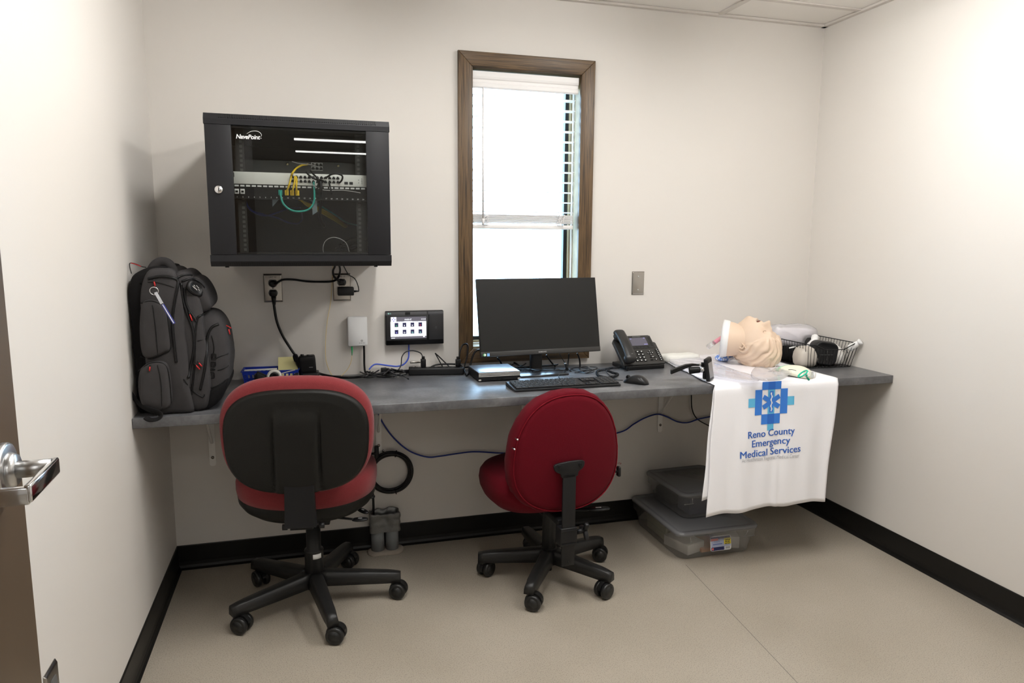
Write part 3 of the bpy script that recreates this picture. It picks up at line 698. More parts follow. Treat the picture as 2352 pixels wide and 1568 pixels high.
b.tube([(p.x+0.001, -0.024, p.z-0.040), onY(630, 705, -.024), onY(636, 738, -.022), onY(648, 768, -.022), onY(664, 795, -.022), onY(680, 818, -.025), onY(695, 835, -.03), onY(715, 850, -.035), onZ(750, 862, .768), onZ(800, 867, .768), onZ(850, 862, .768), onZ(890, 855, .772), onZ(925, 852, .776), onZ(938, 851, .778)], 0.0052, n=10)
tag(b.build('power_cable', M_cable), 'thick black cord from the left outlet drooping to the power strip', 'power cord')
p = onY(784, 648, -0.02)
b = MB(); b.cyl((p.x, -0.008, p.z), (p.x, -0.030, p.z), 0.0145, 0.011, n=20, bev=0.002)
b.tube([(p.x, -0.024, p.z), onY(776, 643, -.035), onY(767, 634, -.035), onY(765, 622, -.045), onY(769, 612, -.07), onY(772, 600, -.11)], 0.0042, n=10)
tag(b.build('power_cable', M_cable), 'black cord looping from the right outlet up into the cabinet', 'power cord')
a0, a1 = onY(775, 659, -.03), onY(813, 678, -.03)
ad = thing('power_adapter', 'small black power adapter plugged into the right outlet', 'power adapter', ((a0.x+a1.x)/2, 0, min(a0.z, a1.z)))
ADI = T(-(a0.x+a1.x)/2, 0, -min(a0.z, a1.z))
b = MB(); b.box(((a0.x+a1.x)/2, -0.026, (a0.z+a1.z)/2), (a1.x-a0.x, 0.036, abs(a0.z-a1.z)), bev=0.004); b.build('housing', M_blk2, ad, M=ADI)
b = MB(); q = onY(814, 669, -.028); b.cyl((q.x-0.002, q.y, q.z), (q.x+0.014, q.y, q.z+0.001), 0.0045, 0.0028, n=10)
b.tube([(q.x+0.010, q.y, q.z+0.001), onY(824, 668, -.028), onY(822, 655, -.024), onY(815, 640, -.022), onY(803, 632, -.03), onY(797, 625, -.05), onY(790, 612, -.09), onY(786, 604, -.11)], 0.0020, n=8)
b.build('output_lead', M_cable, ad, M=ADI)
cable('fiber_cable', [onY(765, 604, -.04), onY(763, 640, -.012), onY(760, 690, -.008), onY(752, 735, -.008), onY(748, 780, -.008), onY(748, 820, -.008), onY(754, 845, -.010), onY(765, 866, -.016)], 0.0011, M_yelf, 'thin yellow fiber cable hanging down the wall from the cabinet', 'cable', n=6)

# ================================================================== terminal box and time clock on the wall
c0, c1, c2 = onY(798, 728, -.028), onY(842, 727, -.028), onY(845, 794, -.028)
cw, chh = c1.x-c0.x+0.003, c0.z-c2.z
tb = thing('fiber_terminal_box', 'small white plastic box on the wall below the cabinet', 'wall box', ((c0.x+c1.x)/2+0.001, 0, c2.z))
b = MB(); b.puff(rrect(cw, chh, 0.006), [(0.97, 0), (0.97, 0.006), (1, 0.008), (1, 0.022), (0.985, 0.027), (0.955, 0.029)], M=T(0, 0, chh/2) @ RX(PI/2)); b.build('cover', M_white, tb)
b = MB(); b.lathe([(0.0044, 0), (0.0044, 0.0006), (0.0026, 0.0006), (0.0026, 0)], M=T(0.016, -0.0288, 0.022) @ RX(PI/2), n=6)
for k in range(8): b.box((0.0055+k*0.003, -0.0290, 0.0125), (0.0019, 0.0004, 0.0016 if k % 3 else 0.0026))
b.build('print', mat('print_grey', (0.15, 0.15, 0.15), 0.6), tb)
b = MB(); p = onY(808.5, 796, -.018); q = onY(808.5, 816, -.018)
b.box((p.x, p.y, p.z-0.006), (0.007, 0.007, 0.014), bev=0.001); b.cyl((p.x, p.y, p.z-0.012), (q.x, q.y, q.z), 0.0030, 0.0014, n=10); b.build('fiber_connector', M_green, tb, M=T(-tb.location.x, 0, -tb.location.z))
cable('fiber_cable', [onY(808.5, 815, -.018), onY(806, 832, -.018), onY(798, 848, -.018), onY(786, 861, -.022), onY(780, 867, -.03)], 0.0011, M_yelf, 'thin yellow fiber tail hanging from the green connector', 'cable', n=6)
cable('power_cable', [onY(836, 792, -.018), onY(836.5, 815, -.018), onY(837, 840, -.02), onY(840, 856, -.03), onZ(852, 862, .768), onZ(868, 858, .768)], 0.0040, M_cable, 'straight black cord dropping from the white wall box', 'cable', n=8)

k0, k1, k2, k3 = onY(884, 714.5, -.038), onY(1017.5, 713, -.038), onY(1020, 790, -.038), onY(887, 792, -.038)
kx0, kx1, kz0, kz1 = k0.x+0.002, k1.x+0.0025, (k2.z+k3.z)/2, (k0.z+k1.z)/2
tcl = thing('time_clock', 'black wall time clock with a lit touch screen and card reader', 'time clock', ((kx0+kx1)/2, 0, kz0)); KI = T(-(kx0+kx1)/2, 0, -kz0)
kw, kh = kx1-kx0, kz1-kz0
b = MB(); b.puff(rrect(kw, kh, 0.004), [(0.96, 0), (0.97, 0.012), (1, 0.016), (1, 0.034), (0.992, 0.038)], M=T(0, 0, kh/2) @ RX(PI/2)); b.build('housing', M_blk, tcl)
M_clk = mat('clock_grey', (0.085, 0.085, 0.09), 0.4); M_clk2 = mat('clock_face', (0.022, 0.022, 0.024), 0.3)
b = MB(); b.box((-kw*0.145, -0.0385, kh-0.010), (kw*0.70, 0.002, 0.013), bev=0.0004); b.box((kw*0.362, -0.0385, kh-0.010), (kw*0.27, 0.002, 0.013), bev=0.0004); b.build('top_strip', M_clk, tcl)
b = MB(); b.box((-kw*0.145, -0.0385, kh/2+0.001), (kw*0.69, 0.003, kh-0.036), bev=0.0008); sc_f = b.build('screen_bezel', M_clk2, tcl)
b = MB(); b.box((kw*0.365, -0.0385, kh/2+0.001), (kw*0.25, 0.003, kh-0.036), bev=0.0008)
b.build('card_reader', M_clk2, tcl)
MB().text('((', 0.014, T(kw*0.365, -0.0402, kh/2-0.004) @ RX(PI/2), ext=0.0001).build('reader_mark', M_clk, tcl)
MB().box((-kw*0.125, -0.0398, kh-0.010), (0.020, 0.0015, 0.011)).build('camera_window', M_dark, tcl)
s_0, s_2 = onY(896.5, 728.5, -.0405), onY(979.5, 776, -.0405)
S0 = KI @ s_0; S2 = KI @ s_2; sw_, sh_ = S2.x-S0.x, S0.z-S2.z; scx = (S0.x+S2.x)/2; scz = (S0.z+S2.z)/2
def emis(name, c, s): return mat(name, (0, 0, 0), 0.3, emit=c, estr=s)
E_w, E_g, E_d = emis('screen_white', (0.95, 0.96, 1.0), 1.15), emis('screen_grey', (0.16, 0.15, 0.18), 1.0), emis('screen_navy', (0.03, 0.03, 0.09), 1.0)
E_gr, E_rd, E_bl, E_cy = emis('screen_green', (0.08, 0.45, 0.2), 1), emis('screen_red', (0.65, 0.06, 0.10), 1), emis('screen_violet', (0.25, 0.22, 0.7), 1), emis('screen_cyan', (0.35, 0.8, 0.75), 1)
b = MB(); y_ = -0.0402
def sq(cx, cz, w_, h_, mi, dy=0.0): b.box((S0.x+cx*sw_, y_-dy, S0.z-cz*sh_), (w_*sw_, 0.0003, h_*sh_), mi=mi)
sq(0.5, 0.55, 1.0, 0.70, 0); sq(0.5, 0.12, 1.0, 0.24, 1); sq(0.5, 0.94, 1.0, 0.12, 1); sq(0.09, 0.11, 0.15, 0.23, 0, .0002)
for k in range(4):
    a = k*PI/2; sq(0.09+0.035*math.cos(a), 0.11+0.07*math.sin(a), 0.03, 0.04, 5, .0004)
b.text('04:00:47', 0.0088, T(S0.x+0.49*sw_, y_-0.0004, S0.z-0.15*sh_) @ RX(PI/2), mi=0, ext=0.0001, off=0.0002, sx=0.95)
sq(0.49, 0.205, 0.22, 0.03, 0, .0002)
for k in range(4): sq(0.87+0.035*k, 0.115, 0.018, 0.05, 0, .0002)
icons = ['G', 'II', 'X', 'E', '%', 'O', 'Q', 'A']; cols = [3, 0, 0, 4, 5, 0, 6, 6]
for k in range(8):
    cx, cz = 0.165+0.222*(k % 4), 0.36+0.32*(k//4)
    sq(cx, cz, 0.10, 0.185, 2, .0002)
    b.text(icons[k], 0.0082, T(S0.x+cx*sw_, y_-0.0005, S0.z-(cz+0.065)*sh_) @ RX(PI/2), mi=cols[k], ext=0.0001, off=0.0003)
sq(0.07, 0.96, 0.10, 0.03, 0, .0002); sq(0.93, 0.91, 0.05, 0.09, 0, .0002)
b.build('display', [E_w, E_g, E_d, E_gr, E_rd, E_bl, E_cy], sc_f)
b = MB()
for k in range(4): b.box((-kw*0.455+k*0.0034, -0.0398, kh-0.009), (0.0008 if k else 0.0022, 0.0008, 0.006))
b.build('status_light', emis('status_cyan', (0.5, 0.95, 0.85), 0.8), tcl)
cable('network_cable', [onY(939, 791, -.012), onY(939, 805, -.014), onY(938, 822, -.018), onY(928, 836, -.024), onY(912, 841, -.024), onY(890, 839, -.024), onY(865, 836, -.024), onY(855, 840, -.03), onY(848, 848, -.04)], 0.0030, M_blueb, 'blue network cable curving down from the time clock', 'cable')

# ================================================================== on the counter, left part
# blue perforated basket
BX, BY = 0.388, -0.070
bk = thing('desk_basket', 'small blue plastic basket holding desk supplies, behind the tape dispenser', 'basket', (BX, BY, HC), math.radians(-2))
bw, bd, bh = 0.205, 0.095, 0.052
b = MB(); tw = 0.002
def slab(p0, p1, p2, p3, th):   # panel from four corners, thickened inward
    n_ = (Vector(p1)-Vector(p0)).cross(Vector(p3)-Vector(p0)).normalized()*th
    b.loft([[Vector(p) for p in (p0, p1, p2, p3)], [Vector(p)+n_ for p in (p0, p1, p2, p3)]], smooth=False)
g = 0.92
def wallp(side, u0, u1, z0, z1):
    def P_(u, z):
        f = g+(1-g)*z/bh
        if side == 'f': return Vector((u*bw/2*f, -bd/2*f, z))
        if side == 'b': return Vector((u*bw/2*f, bd/2*f, z))
        if side == 'l': return Vector((-bw/2*f, u*bd/2*f, z))
        return Vector((bw/2*f, u*bd/2*f, z))
    slab(P_(u0, z0), P_(u1, z0), P_(u1, z1), P_(u0, z1), 0.002)
for sd, n_ in (('f', 13), ('b', 13), ('l', 5), ('r', 5)):
    wallp(sd, -1, 1, 0, 0.008); wallp(sd, -1, 1, bh-0.014, bh); wallp(sd, -1, 1, 0.021, 0.025)
    for k in range(n_+1):
        u = -1+2*k/n_; wallp(sd, max(-1, u-0.25/n_*1.6), min(1, u+0.25/n_*1.6), 0.008, bh-0.014)
b.box((0, 0, 0.001), (bw*g, bd*g, 0.002))
b.box((0, -bd/2-0.001, bh-0.0015), (bw+0.008, 0.004, 0.003)); b.box((0, bd/2+0.001, bh-0.0015), (bw+0.008, 0.004, 0.003))
b.box((-bw/2-0.002, 0, bh-0.0015), (0.004, bd, 0.003)); b.box((bw/2+0.002, 0, bh-0.0015), (0.004, bd, 0.003))
b.build('basket_body', M_bluep, bk)
b = MB(); b.box((0, 0, 0), (0.120, 0.012, 0.005), bev=0.001); o = b.build('marker_pen', M_offw)
o.location = (BX-0.038, BY-0.012, HC+bh-0.004); o.rotation_euler = (0, 0, math.radians(3)); tag(o, 'white pen lying inside the rim of the blue basket', 'pen')
b = MB(); b.box((0, 0, 0.004), (0.076, 0.008, 0.076)); b.bm.transform(RX(math.radians(-20)))
o = b.build('sticky_notes', M_post); o.location = (BX+0.064, BY+0.005, HC+0.018); o.rotation_euler = (0, 0, math.radians(-3)); tag(o, 'pale yellow sticky note pad standing in the blue basket', 'notepad')
# tape dispenser
td = thing('tape_dispenser', 'black desk tape dispenser in front of the blue basket', 'tape dispenser', (0.408, -0.150, HC), math.radians(-2))
side = smooth_poly([(-0.078, 0), (-0.079, 0.018), (-0.070, 0.050), (-0.062, 0.051), (-0.045, 0.042), (-0.024, 0.032), (0.0, 0.026), (0.03, 0.024), (0.055, 0.029), (0.070, 0.040), (0.078, 0.042), (0.080, 0.036), (0.079, 0.008), (0.078, 0)], 3)
b = MB(); b.prism(side, -0.006, 0.0, M=T(0, -0.018, 0) @ RX(PI/2), bev=0.001); b.prism(side, 0.0, 0.006, M=T(0, 0.024, 0) @ RX(PI/2), bev=0.001)
b.box((0, 0, 0.006), (0.155, 0.036, 0.012)); b.box((-0.070, 0, 0.026), (0.012, 0.036, 0.040)); b.box((0.074, 0, 0.022), (0.008, 0.034, 0.034)); b.build('body', M_blk2, td)
b = MB(); b.lathe([(0.0175, -0.0095), (0.027, -0.0095), (0.027, 0.0095), (0.0175, 0.0095), (0.0175, -0.0095)], M=T(-0.006, 0.001, 0.034) @ RX(PI/2), n=30); tr_ = b.build('tape_roll', M_tape, td)
b = MB(); b.lathe([(0.006, -0.009), (0.0174, -0.009), (0.0174, 0.009), (0.006, 0.009), (0.006, -0.009)], M=T(-0.006, 0.001, 0.034) @ RX(PI/2), n=24); b.build('hub', M_blk, td)
b = MB(); b.box((0, 0, 0), (0.060, 0.018, 0.0006), M=T(0.042, 0.001, 0.050) @ RY(math.radians(-14))); b.build('tape_end', M_tape, td)
# radio in its charging cradle
rc = thing('handheld_radio', 'black handheld radio with a belt clip in its charging cradle', 'radio', (0.533, -0.080, HC))
b = MB(); b.puff(rrect(0.072, 0.066, 0.010), [(1.0, 0), (1.0, 0.010), (0.95, 0.026), (0.92, 0.034)]); b.build('charging_cradle', M_blk, rc)
b = MB(); b.puff(rrect(0.062, 0.040, 0.009), [(0.98, 0.020), (1.0, 0.045), (1.02, 0.080), (0.99, 0.094), (0.9, 0.099)], M=T(-0.004, 0, 0) @ RY(math.radians(-4)))
b.cyl((-0.028, 0, 0.095), (-0.028, 0, 0.104), 0.007, n=14); b.cyl((-0.006, 0, 0.095), (-0.006, 0, 0.102), 0.006, n=14); b.build('radio_body', M_blk, rc)
b = MB(); b.box((0.004, -0.0212, 0.055), (0.014, 0.0006, 0.002)); b.build('print', mat('print_mid', (0.25, 0.25, 0.25), 0.5), rc)
b = MB(); b.tube([(-0.034, 0.0, 0.072), (-0.048, -0.002, 0.080), (-0.054, -0.004, 0.096), (-0.052, -0.006, 0.102), (-0.048, -0.004, 0.090), (-0.046, -0.002, 0.070), (-0.038, 0, 0.050), (-0.034, 0, 0.020)], 0.0052, n=8, flat=1.8); b.build('belt_clip', M_blk, rc)

# power strip
sA, sB = onZ(938, 866, HC), onZ(1062, 866, HC)
ps = thing('power_strip', 'long black power strip lying between the cable tangle and the small computer', 'power strip', ((0.925+1.142)/2, -0.085, HC), math.radians(-9))
b = MB(); b.box((0, 0, 0.016), (0.226, 0.044, 0.030), bev=0.006, seg=3); b.build('housing', M_blk2, ps)
for k in range(6): 
    b = MB(); b.cyl((-0.085+k*0.034, 0, 0.030), (-0.085+k*0.034, 0, 0.0318), 0.0125, n=18); b.build('socket', M_blk, ps)
b = MB(); b.box((-0.104, 0, 0.0315), (0.016, 0.022, 0.004), bev=0.001); b.build('rocker_switch', M_blk, ps)
def strip_plug(x, y, z, path, r, lab, tall=0.030):
    b = MB(); b.box((x, y, z+tall/2), (0.020, 0.022, tall), bev=0.003); b.box((x, y, z+tall+0.005), (0.012, 0.012, 0.012), bev=0.002)
    b.tube([(x, y, z+tall+0.006)] + path, r, n=8)
    return tag(b.build('power_cable', M_cable), lab, 'power cord')
zt_ = HC+0.0325
def SP(k): 
    a = math.radians(-9); lx = -0.085+k*0.034
    return 1.0335+lx*math.cos(a), -0.085+lx*math.sin(a)
x, y = SP(1.2)
q = onY(972, 818, y)
strip_plug(q.x, y, zt_, [onY(970.5, 818, y), onY(965, 810, y+.01), onY(948, 805, y+.02), onY(932, 808, y+.02), onY(923, 820, y+.01), onY(921, 838, y), onY(914, 850, y-.01), onZ(903, 857, HC+.008), onZ(888, 859, HC+.006), onZ(870, 858, HC+.006)], 0.0024, 'thin black cord arching from the upright plug on the power strip', tall=0.034)
x, y = SP(4.6)
q = onY(1052, 840, y)
strip_plug(q.x, y, zt_, [onY(1054, 825, y), onY(1057, 805, y+.01), onY(1063, 792, y+.02), onY(1072, 790, y+.03), onY(1075, 800, y+.03), onY(1072, 822, y+.02), onY(1066, 845, y+.01), onZ(1069, 857, HC+.006), onZ(1073, 861, HC+.005)], 0.0034, 'black cord rising in a tall narrow loop at the strip end')
cable('power_cable', [onY(985, 846, -.06), onY(1000, 838, -.06), onY(1020, 836, -.06), onY(1040, 836, -.06), onY(1056, 838, -.06), onY(1066, 848, -.07), onZ(1069, 858, HC+.006)], 0.0036, M_cable, 'black cord lying bent over the top of the power strip')
cable('power_cable', [onY(1038, 848, -.05), onY(1018, 828, -.035), onY(1001, 812, -.03), onY(1002, 815, -.03), onY(1010, 830, -.04), onY(1020, 848, -.05)], 0.0026, M_cable, 'thin black cord standing in a sharp bend behind the power strip')
cable('monitor_cable', [onY(1115, 800, -.10), onY(1104, 803, -.06), onY(1093, 806, -.055), onY(1085, 820, -.06), onY(1080, 840, -.07), onZ(1077, 856, HC+.006), onZ(1071, 862, HC+.005)], 0.0040, M_cable, 'black cable curving out from behind the monitor, left side')
cable('power_cable', [onZ(1062, 845, HC+.010), onZ(1080, 842, HC+.012), onZ(1105, 840, HC+.008), onZ(1130, 840, HC+.006)], 0.0034, M_cable, 'black cord running behind the small computer')
# cable tangle between the wall box and the strip
tang = [
 ([(845, 862), (850, 850), (838, 840), (826, 838), (822, 848), (832, 856), (850, 860), (870, 850)], .0030, 'small ring of black cord at the left of the tangle'),
 ([(838, 866), (860, 852), (880, 848), (900, 856), (920, 862), (935, 858)], .0032, 'black cord weaving through the cable tangle, foremost'),
 ([(852, 846), (870, 842), (892, 848), (905, 858), (925, 862), (938, 870)], .0030, 'black cord ending in a loose tip before the power strip'),
 ([(860, 864), (885, 866), (910, 862), (925, 855), (945, 848), (960, 846)], .0030, 'black cord passing under the tangle towards the strip'),
 ([(865, 846), (880, 852), (896, 846), (912, 850), (930, 848), (950, 846)], .0030, 'black cord across the top of the tangle'),
 ([(842, 853), (862, 858), (884, 857), (905, 850), (926, 853), (938, 856)], .0034, 'black cord along the middle of the tangle'),
 ([(880, 862), (895, 850), (915, 846), (935, 842), (946, 838), (955, 843)], .0028, 'black cord with a steep bend at the right of the tangle'),
 ([(800, 868), (825, 865), (850, 866), (880, 862), (905, 864)], .0034, 'flat black cord lying along the wall towards the tangle')]
for k, (pp, r_, lb) in enumerate(tang):
    cable('power_cable', [onZ(a, c, HC+0.006+0.005*((k*3+i) % 4)) for i, (a, c) in enumerate(pp)], r_, M_cable, lb, 'power cord')
q = onZ(887, 858, HC)
b = MB(); b.box((0, 0, 0.015), (0.024, 0.020, 0.026), bev=0.003); b.box((0.010, 0.004, 0.024), (0.018, 0.016, 0.014), bev=0.003, M=RY(0.5)); o = b.build('cable_plug', M_blk2); o.location = (q.x, q.y, HC); tag(o, 'loose black plug lying on top of the cable tangle', 'plug')
q = onZ(952, 845, HC+.01)
b = MB(); b.box((0, 0, 0), (0.052, 0.010, 0.008), bev=0.002); o = b.build('cable_connector', M_steel); o.location = (q.x, -0.022, HC+0.040); tag(o, 'grey metal connector resting behind the power strip', 'connector')

# ================================================================== computer, monitor, keyboard, mouse
pcn = thing('mini_computer', 'small flat silver-topped black computer left of the monitor stand', 'computer', (1.2495, -0.197, HC), math.radians(1))
cw_, cd_ = 0.172, 0.172
b = MB(); b.box((0, 0, 0.019), (cw_, cd_, 0.032), bev=0.003); b.build('case', M_blk2, pcn)
b = MB(); b.box((0, 0, 0.0362), (cw_-0.002, cd_-0.002, 0.0022), bev=0.0008); b.build('lid', mat('silver_lid', (0.22, 0.225, 0.24), 0.30, metal=0.7), pcn)
b = MB()
for z, w_ in ((0.0325, cw_), (0.0270, cw_), (0.0215, cw_)): b.box((0, -cd_/2-0.0005, z), (w_-0.002, 0.003, 0.0028), bev=0.0006)
for sx in (-1, 1): b.box((sx*(cw_/2-0.006), -cd_/2-0.0005, 0.0075), (0.010, 0.003, 0.006), bev=0.001)
b.build('front_fins', mat('fin_silver', (0.55, 0.53, 0.50), 0.35, metal=0.5), pcn)
b = MB()
for px_ in (-0.018, 0.0, 0.021, 0.040): b.box((px_, -cd_/2-0.0006, 0.008), (0.012, 0.0016, 0.004))
b.build('front_ports', M_dark, pcn)
b = MB(); b.box((-0.065, -0.072, 0.0374), (0.016, 0.006, 0.0003)); b.build('badge', mat('badge_dark', (0.05, 0.06, 0.10), 0.4), pcn)
for sx in (-1, 1):
    MB().box((sx*0.06, 0, 0.0015), (0.02, 0.12, 0.003)).build('foot', M_blk, pcn)

MX, MY = 1.452, -0.150
mo = thing('computer_monitor', 'black flat-screen monitor on a square stand before the window', 'monitor', (MX, MY, HC), math.radians(4))
b = MB(); b.box((0, 0.004, 0.004), (0.214, 0.180, 0.007), bev=0.0025); b.build('base', mat('monitor_base', (0.030, 0.031, 0.034), 0.22), mo)
b = MB(); b.puff(rrect(0.050, 0.032, 0.010), [(1.25, 0.007), (1.05, 0.012), (1, 0.02), (1, 0.30)], M=T(0.004, 0.030, 0)); b.build('neck', M_blk2, mo)
tilt = math.radians(-12)
SM = T(0, -0.052, 0.088) @ RX(tilt)            # bottom centre of the panel
b = MB(); b.box((0, 0.006, 0.1575), (0.532, 0.012, 0.315), bev=0.0012, M=SM); b.box((0, 0.022, 0.150), (0.30, 0.032, 0.20), bev=0.010, M=SM); b.build('back_housing', M_blk2, mo)
b = MB(); b.box((0, -0.0006, 0.166), (0.527, 0.0012, 0.294), M=SM); b.build('screen', M_screen, mo)
b = MB(); b.box((0, -0.0012, 0.010), (0.531, 0.0035, 0.019), bev=0.0006, M=SM); ch = b.build('chin', mat('chin_grey', (0.030, 0.029, 0.028), 0.4), mo)
MB().text('SAMSUNG', 0.0078, SM @ T(0, -0.0032, 0.0065) @ RX(PI/2), ext=0.0001, off=0.0002).build('maker_name', mat('print_silver', (0.35, 0.35, 0.35), 0.4), ch)
b = MB(); b.prism([(-0.2575, 0.008), (-0.2505, 0.014), (-0.2435, 0.008), (-0.2505, 0.002)], 0, 0.0004, M=SM @ T(0, -0.0031, 0) @ RX(PI/2), mi=0)
b.cyl((0, 0, 0), (0, 0, 0.0004), 0.0042, n=16, mi=1); 
st = MB(); st.prism([(-0.2585, 0.008), (-0.2505, 0.015), (-0.2425, 0.008), (-0.2505, 0.001)], 0, 0.0004, M=SM @ T(0, -0.0031, 0) @ RX(PI/2), mi=0)
st.prism(sell(0.0042, 0.0042, 2, 16, -0.249, 0.008), 0, 0.0006, M=SM @ T(0, -0.0031, 0) @ RX(PI/2), mi=1)
st.box((-0.2385+0.0035, -0.0032, 0.008), (0.011, 0.0004, 0.0115), M=SM, mi=2)
st.build('energy_sticker', [mat('stk_green', (0.10, 0.45, 0.15), 0.5), M_ink, mat('stk_blue', (0.16, 0.40, 0.75), 0.5)], ch)
b.bm.free()

# keyboard
kb = thing('computer_keyboard', 'flat black keyboard in front of the monitor', 'keyboard', (1.4635, -0.434, HC), math.radians(1.2))
kW, kD = 0.425, 0.120
b = MB(); pr = [(-kD/2, 0.001), (-kD/2, 0.0065), (-kD/2+0.004, 0.0085), (kD/2-0.004, 0.0175), (kD/2, 0.016), (kD/2, 0.001)]
b.loft([[Vector((x, y, z)) for y, z in pr] for x in (-kW/2, kW/2)], smooth=False); b.build('case', M_blk2, kb)
M_key = mat('keycap_black', (0.013, 0.013, 0.014), 0.55); sl_ = math.atan2(0.009, kD-0.008)
kmesh = {}; nkeys = 0; prints = MB()
def key(x, y, w_, d_=0.0163):
    global nkeys
    kk = (round(w_, 4), round(d_, 4)); z = 0.0085+(y+kD/2-0.004)*math.tan(sl_)
    if kk not in kmesh:
        o = MB().box((0, 0, 0.0022), (w_-0.0016, d_-0.0016, 0.0038), bev=0.0009, seg=1).build('keycap', M_key, kb); kmesh[kk] = o
    else:
        o = kmesh[kk].copy(); COL.objects.link(o); o.parent = kb
    o.location = (x, y, z); o.rotation_euler = (sl_, 0, 0); nkeys += 1
    prints.box((-0.0028, 0.002, 0.0045), (0.0024, 0.0028, 0.0002), M=T(x, y, z) @ RX(sl_))
U_ = 0.0183; rows = [[1.0]*13+[2.0], [1.5]+[1.0]*12+[1.5], [1.75]+[1.0]*11+[2.25], [2.25]+[1.0]*10+[2.75], [1.25, 1.25, 1.25, 6.25, 1.25, 1.25, 1.25, 1.25]]
x00 = -kW/2+0.010
y0_ = kD/2-0.0300
for ri, row in enumerate(rows):
    x = x00
    for ww in row:
        w_ = ww*U_; key(x+w_/2, y0_-ri*U_*0.93, w_); x += w_
for k in range(13): key(x00+U_*(k*14.0/12.6+0.5), y0_+0.0165, U_*0.98, 0.0120)
xn = x00+15*U_+0.006
for r_ in range(2):
    for c_ in range(3): key(xn+(c_+0.5)*U_, y0_-r_*U_*0.93, U_)
key(xn+1.5*U_, y0_-3*U_*0.93, U_)
for c_ in range(3): key(xn+(c_+0.5)*U_, y0_-4*U_*0.93, U_)
xn2 = xn+3*U_+0.006
for r_ in range(4):
    for c_ in range(4): key(xn2+(c_+0.5)*U_, y0_-r_*U_*0.93, U_)
key(xn2+1.0*U_, y0_-4*U_*0.93, 2*U_); key(xn2+2.5*U_, y0_-4*U_*0.93, U_); key(xn2+3.5*U_, y0_-4*U_*0.93, U_)
prints.build('key_legends', mat('legend_grey', (0.30, 0.30, 0.30), 0.5), kb)
# mouse
ms = thing('computer_mouse', 'black computer mouse right of the keyboard', 'mouse', (1.760, -0.452, HC), math.radians(130))
def mouse_fn(u, v):   # u along the length, v round the section
    t = u; x = -0.056+0.112*t
    wd = 0.030*(math.sin(PI*min(1, max(0, 0.12+t*0.80)))**0.45)*(0.84+0.16*math.cos(2*PI*t))+0.001
    hh = 0.037*math.sin(PI*(0.10+0.80*t)**1.05)**0.65
    a = PI*v
    return Vector((x, wd*math.cos(a), 0.003+hh*math.sin(a)**0.8 if 0 < v < 1 else 0.001))
rings = []
for i in range(19):
    t = i/18; x = -0.056+0.112*t; e = math.sqrt(max(0.0, 1-abs(2*t-1)**2.8))
    wd = 0.030*(0.22+0.78*e)*(1-0.10*math.exp(-((t-0.5)/0.2)**2)); hh = 0.036*(0.10+0.90*math.sin(PI*(0.04+0.9*t)**0.8)**0.9)*(0.3+0.7*e)
    rings.append([Vector((x, wd*math.copysign(abs(math.cos(a))**0.75, math.cos(a)), 0.001+(hh*math.sin(a)**0.85 if a < PI+1e-6 else 0))) for a in [PI*k/12 for k in range(13)]] + [Vector((x, -wd*0.9*f, 0.0005)) for f in (0.6, 0, -0.6)])
b = MB(); b.loft(rings); b.build('body', mat('mouse_black', (0.008, 0.008, 0.009), 0.36, spec=0.4), ms, M=Matrix.Scale(0.92, 4))
b = MB(); b.cyl((0.034, -0.003, 0.0205), (0.034, 0.003, 0.0205), 0.0085, n=16); b.build('scroll_wheel', M_blk, ms)
cable('mouse_cable', [onZ(1430, 873, HC+.008), onZ(1418, 872, HC+.004), onZ(1408, 868, HC+.003), onZ(1398, 860, HC+.003), onZ(1392, 852, HC+.003), onZ(1383, 848, HC+.003), onZ(1366, 848, HC+.003), onZ(1345, 852, HC+.003), onZ(1320, 856, HC+.003)], 0.0016, M_cable, 'thin black mouse cable lying in a bend on the counter', 'cable')
# cables behind the monitor
cb = [
 ([(1307, 812, -.13), (1305, 830, -.13), (1303, 842, -.14), (1296, 850, -.15)], .0030, 'black cable hanging behind the monitor with a metal plug'),
 ([(1285, 812, -.13), (1293, 826, -.13), (1300, 838, -.14)], .0014, 'thin black cable hanging behind the monitor'),
 ([(1326, 811, -.13), (1331, 825, -.12), (1332, 842, -.12), (1328, 852, -.13), (1318, 857, -.15), (1308, 850, -.16)], .0034, 'black cable dropping from the right part of the monitor'),
 ([(1255, 815, -.10), (1262, 826, -.09), (1270, 836, -.08), (1276, 842, -.08)], .0034, 'thick black cable hanging right of the monitor neck'),
 ([(1142, 822, -.10), (1148, 828, -.09), (1152, 836, -.08), (1156, 844, -.08)], .0040, 'black cable hanging behind the small computer')]
for pts, r_, lb in cb: cable('monitor_cable', [onY(*p) for p in pts], r_, M_cable, lb)
b = MB(); p0, p1 = onY(1299, 836, -.14), onY(1304, 851, -.15); b.cyl(p0, p1, 0.0055, n=12); b.cyl(p0, p0+(p0-p1)*0.15, 0.0062, n=12, mi=1)
tag(b.build('cable_adapter', [M_cable, M_chrome]), 'short black cable adapter with a shiny collar beside the stand', 'adapter')
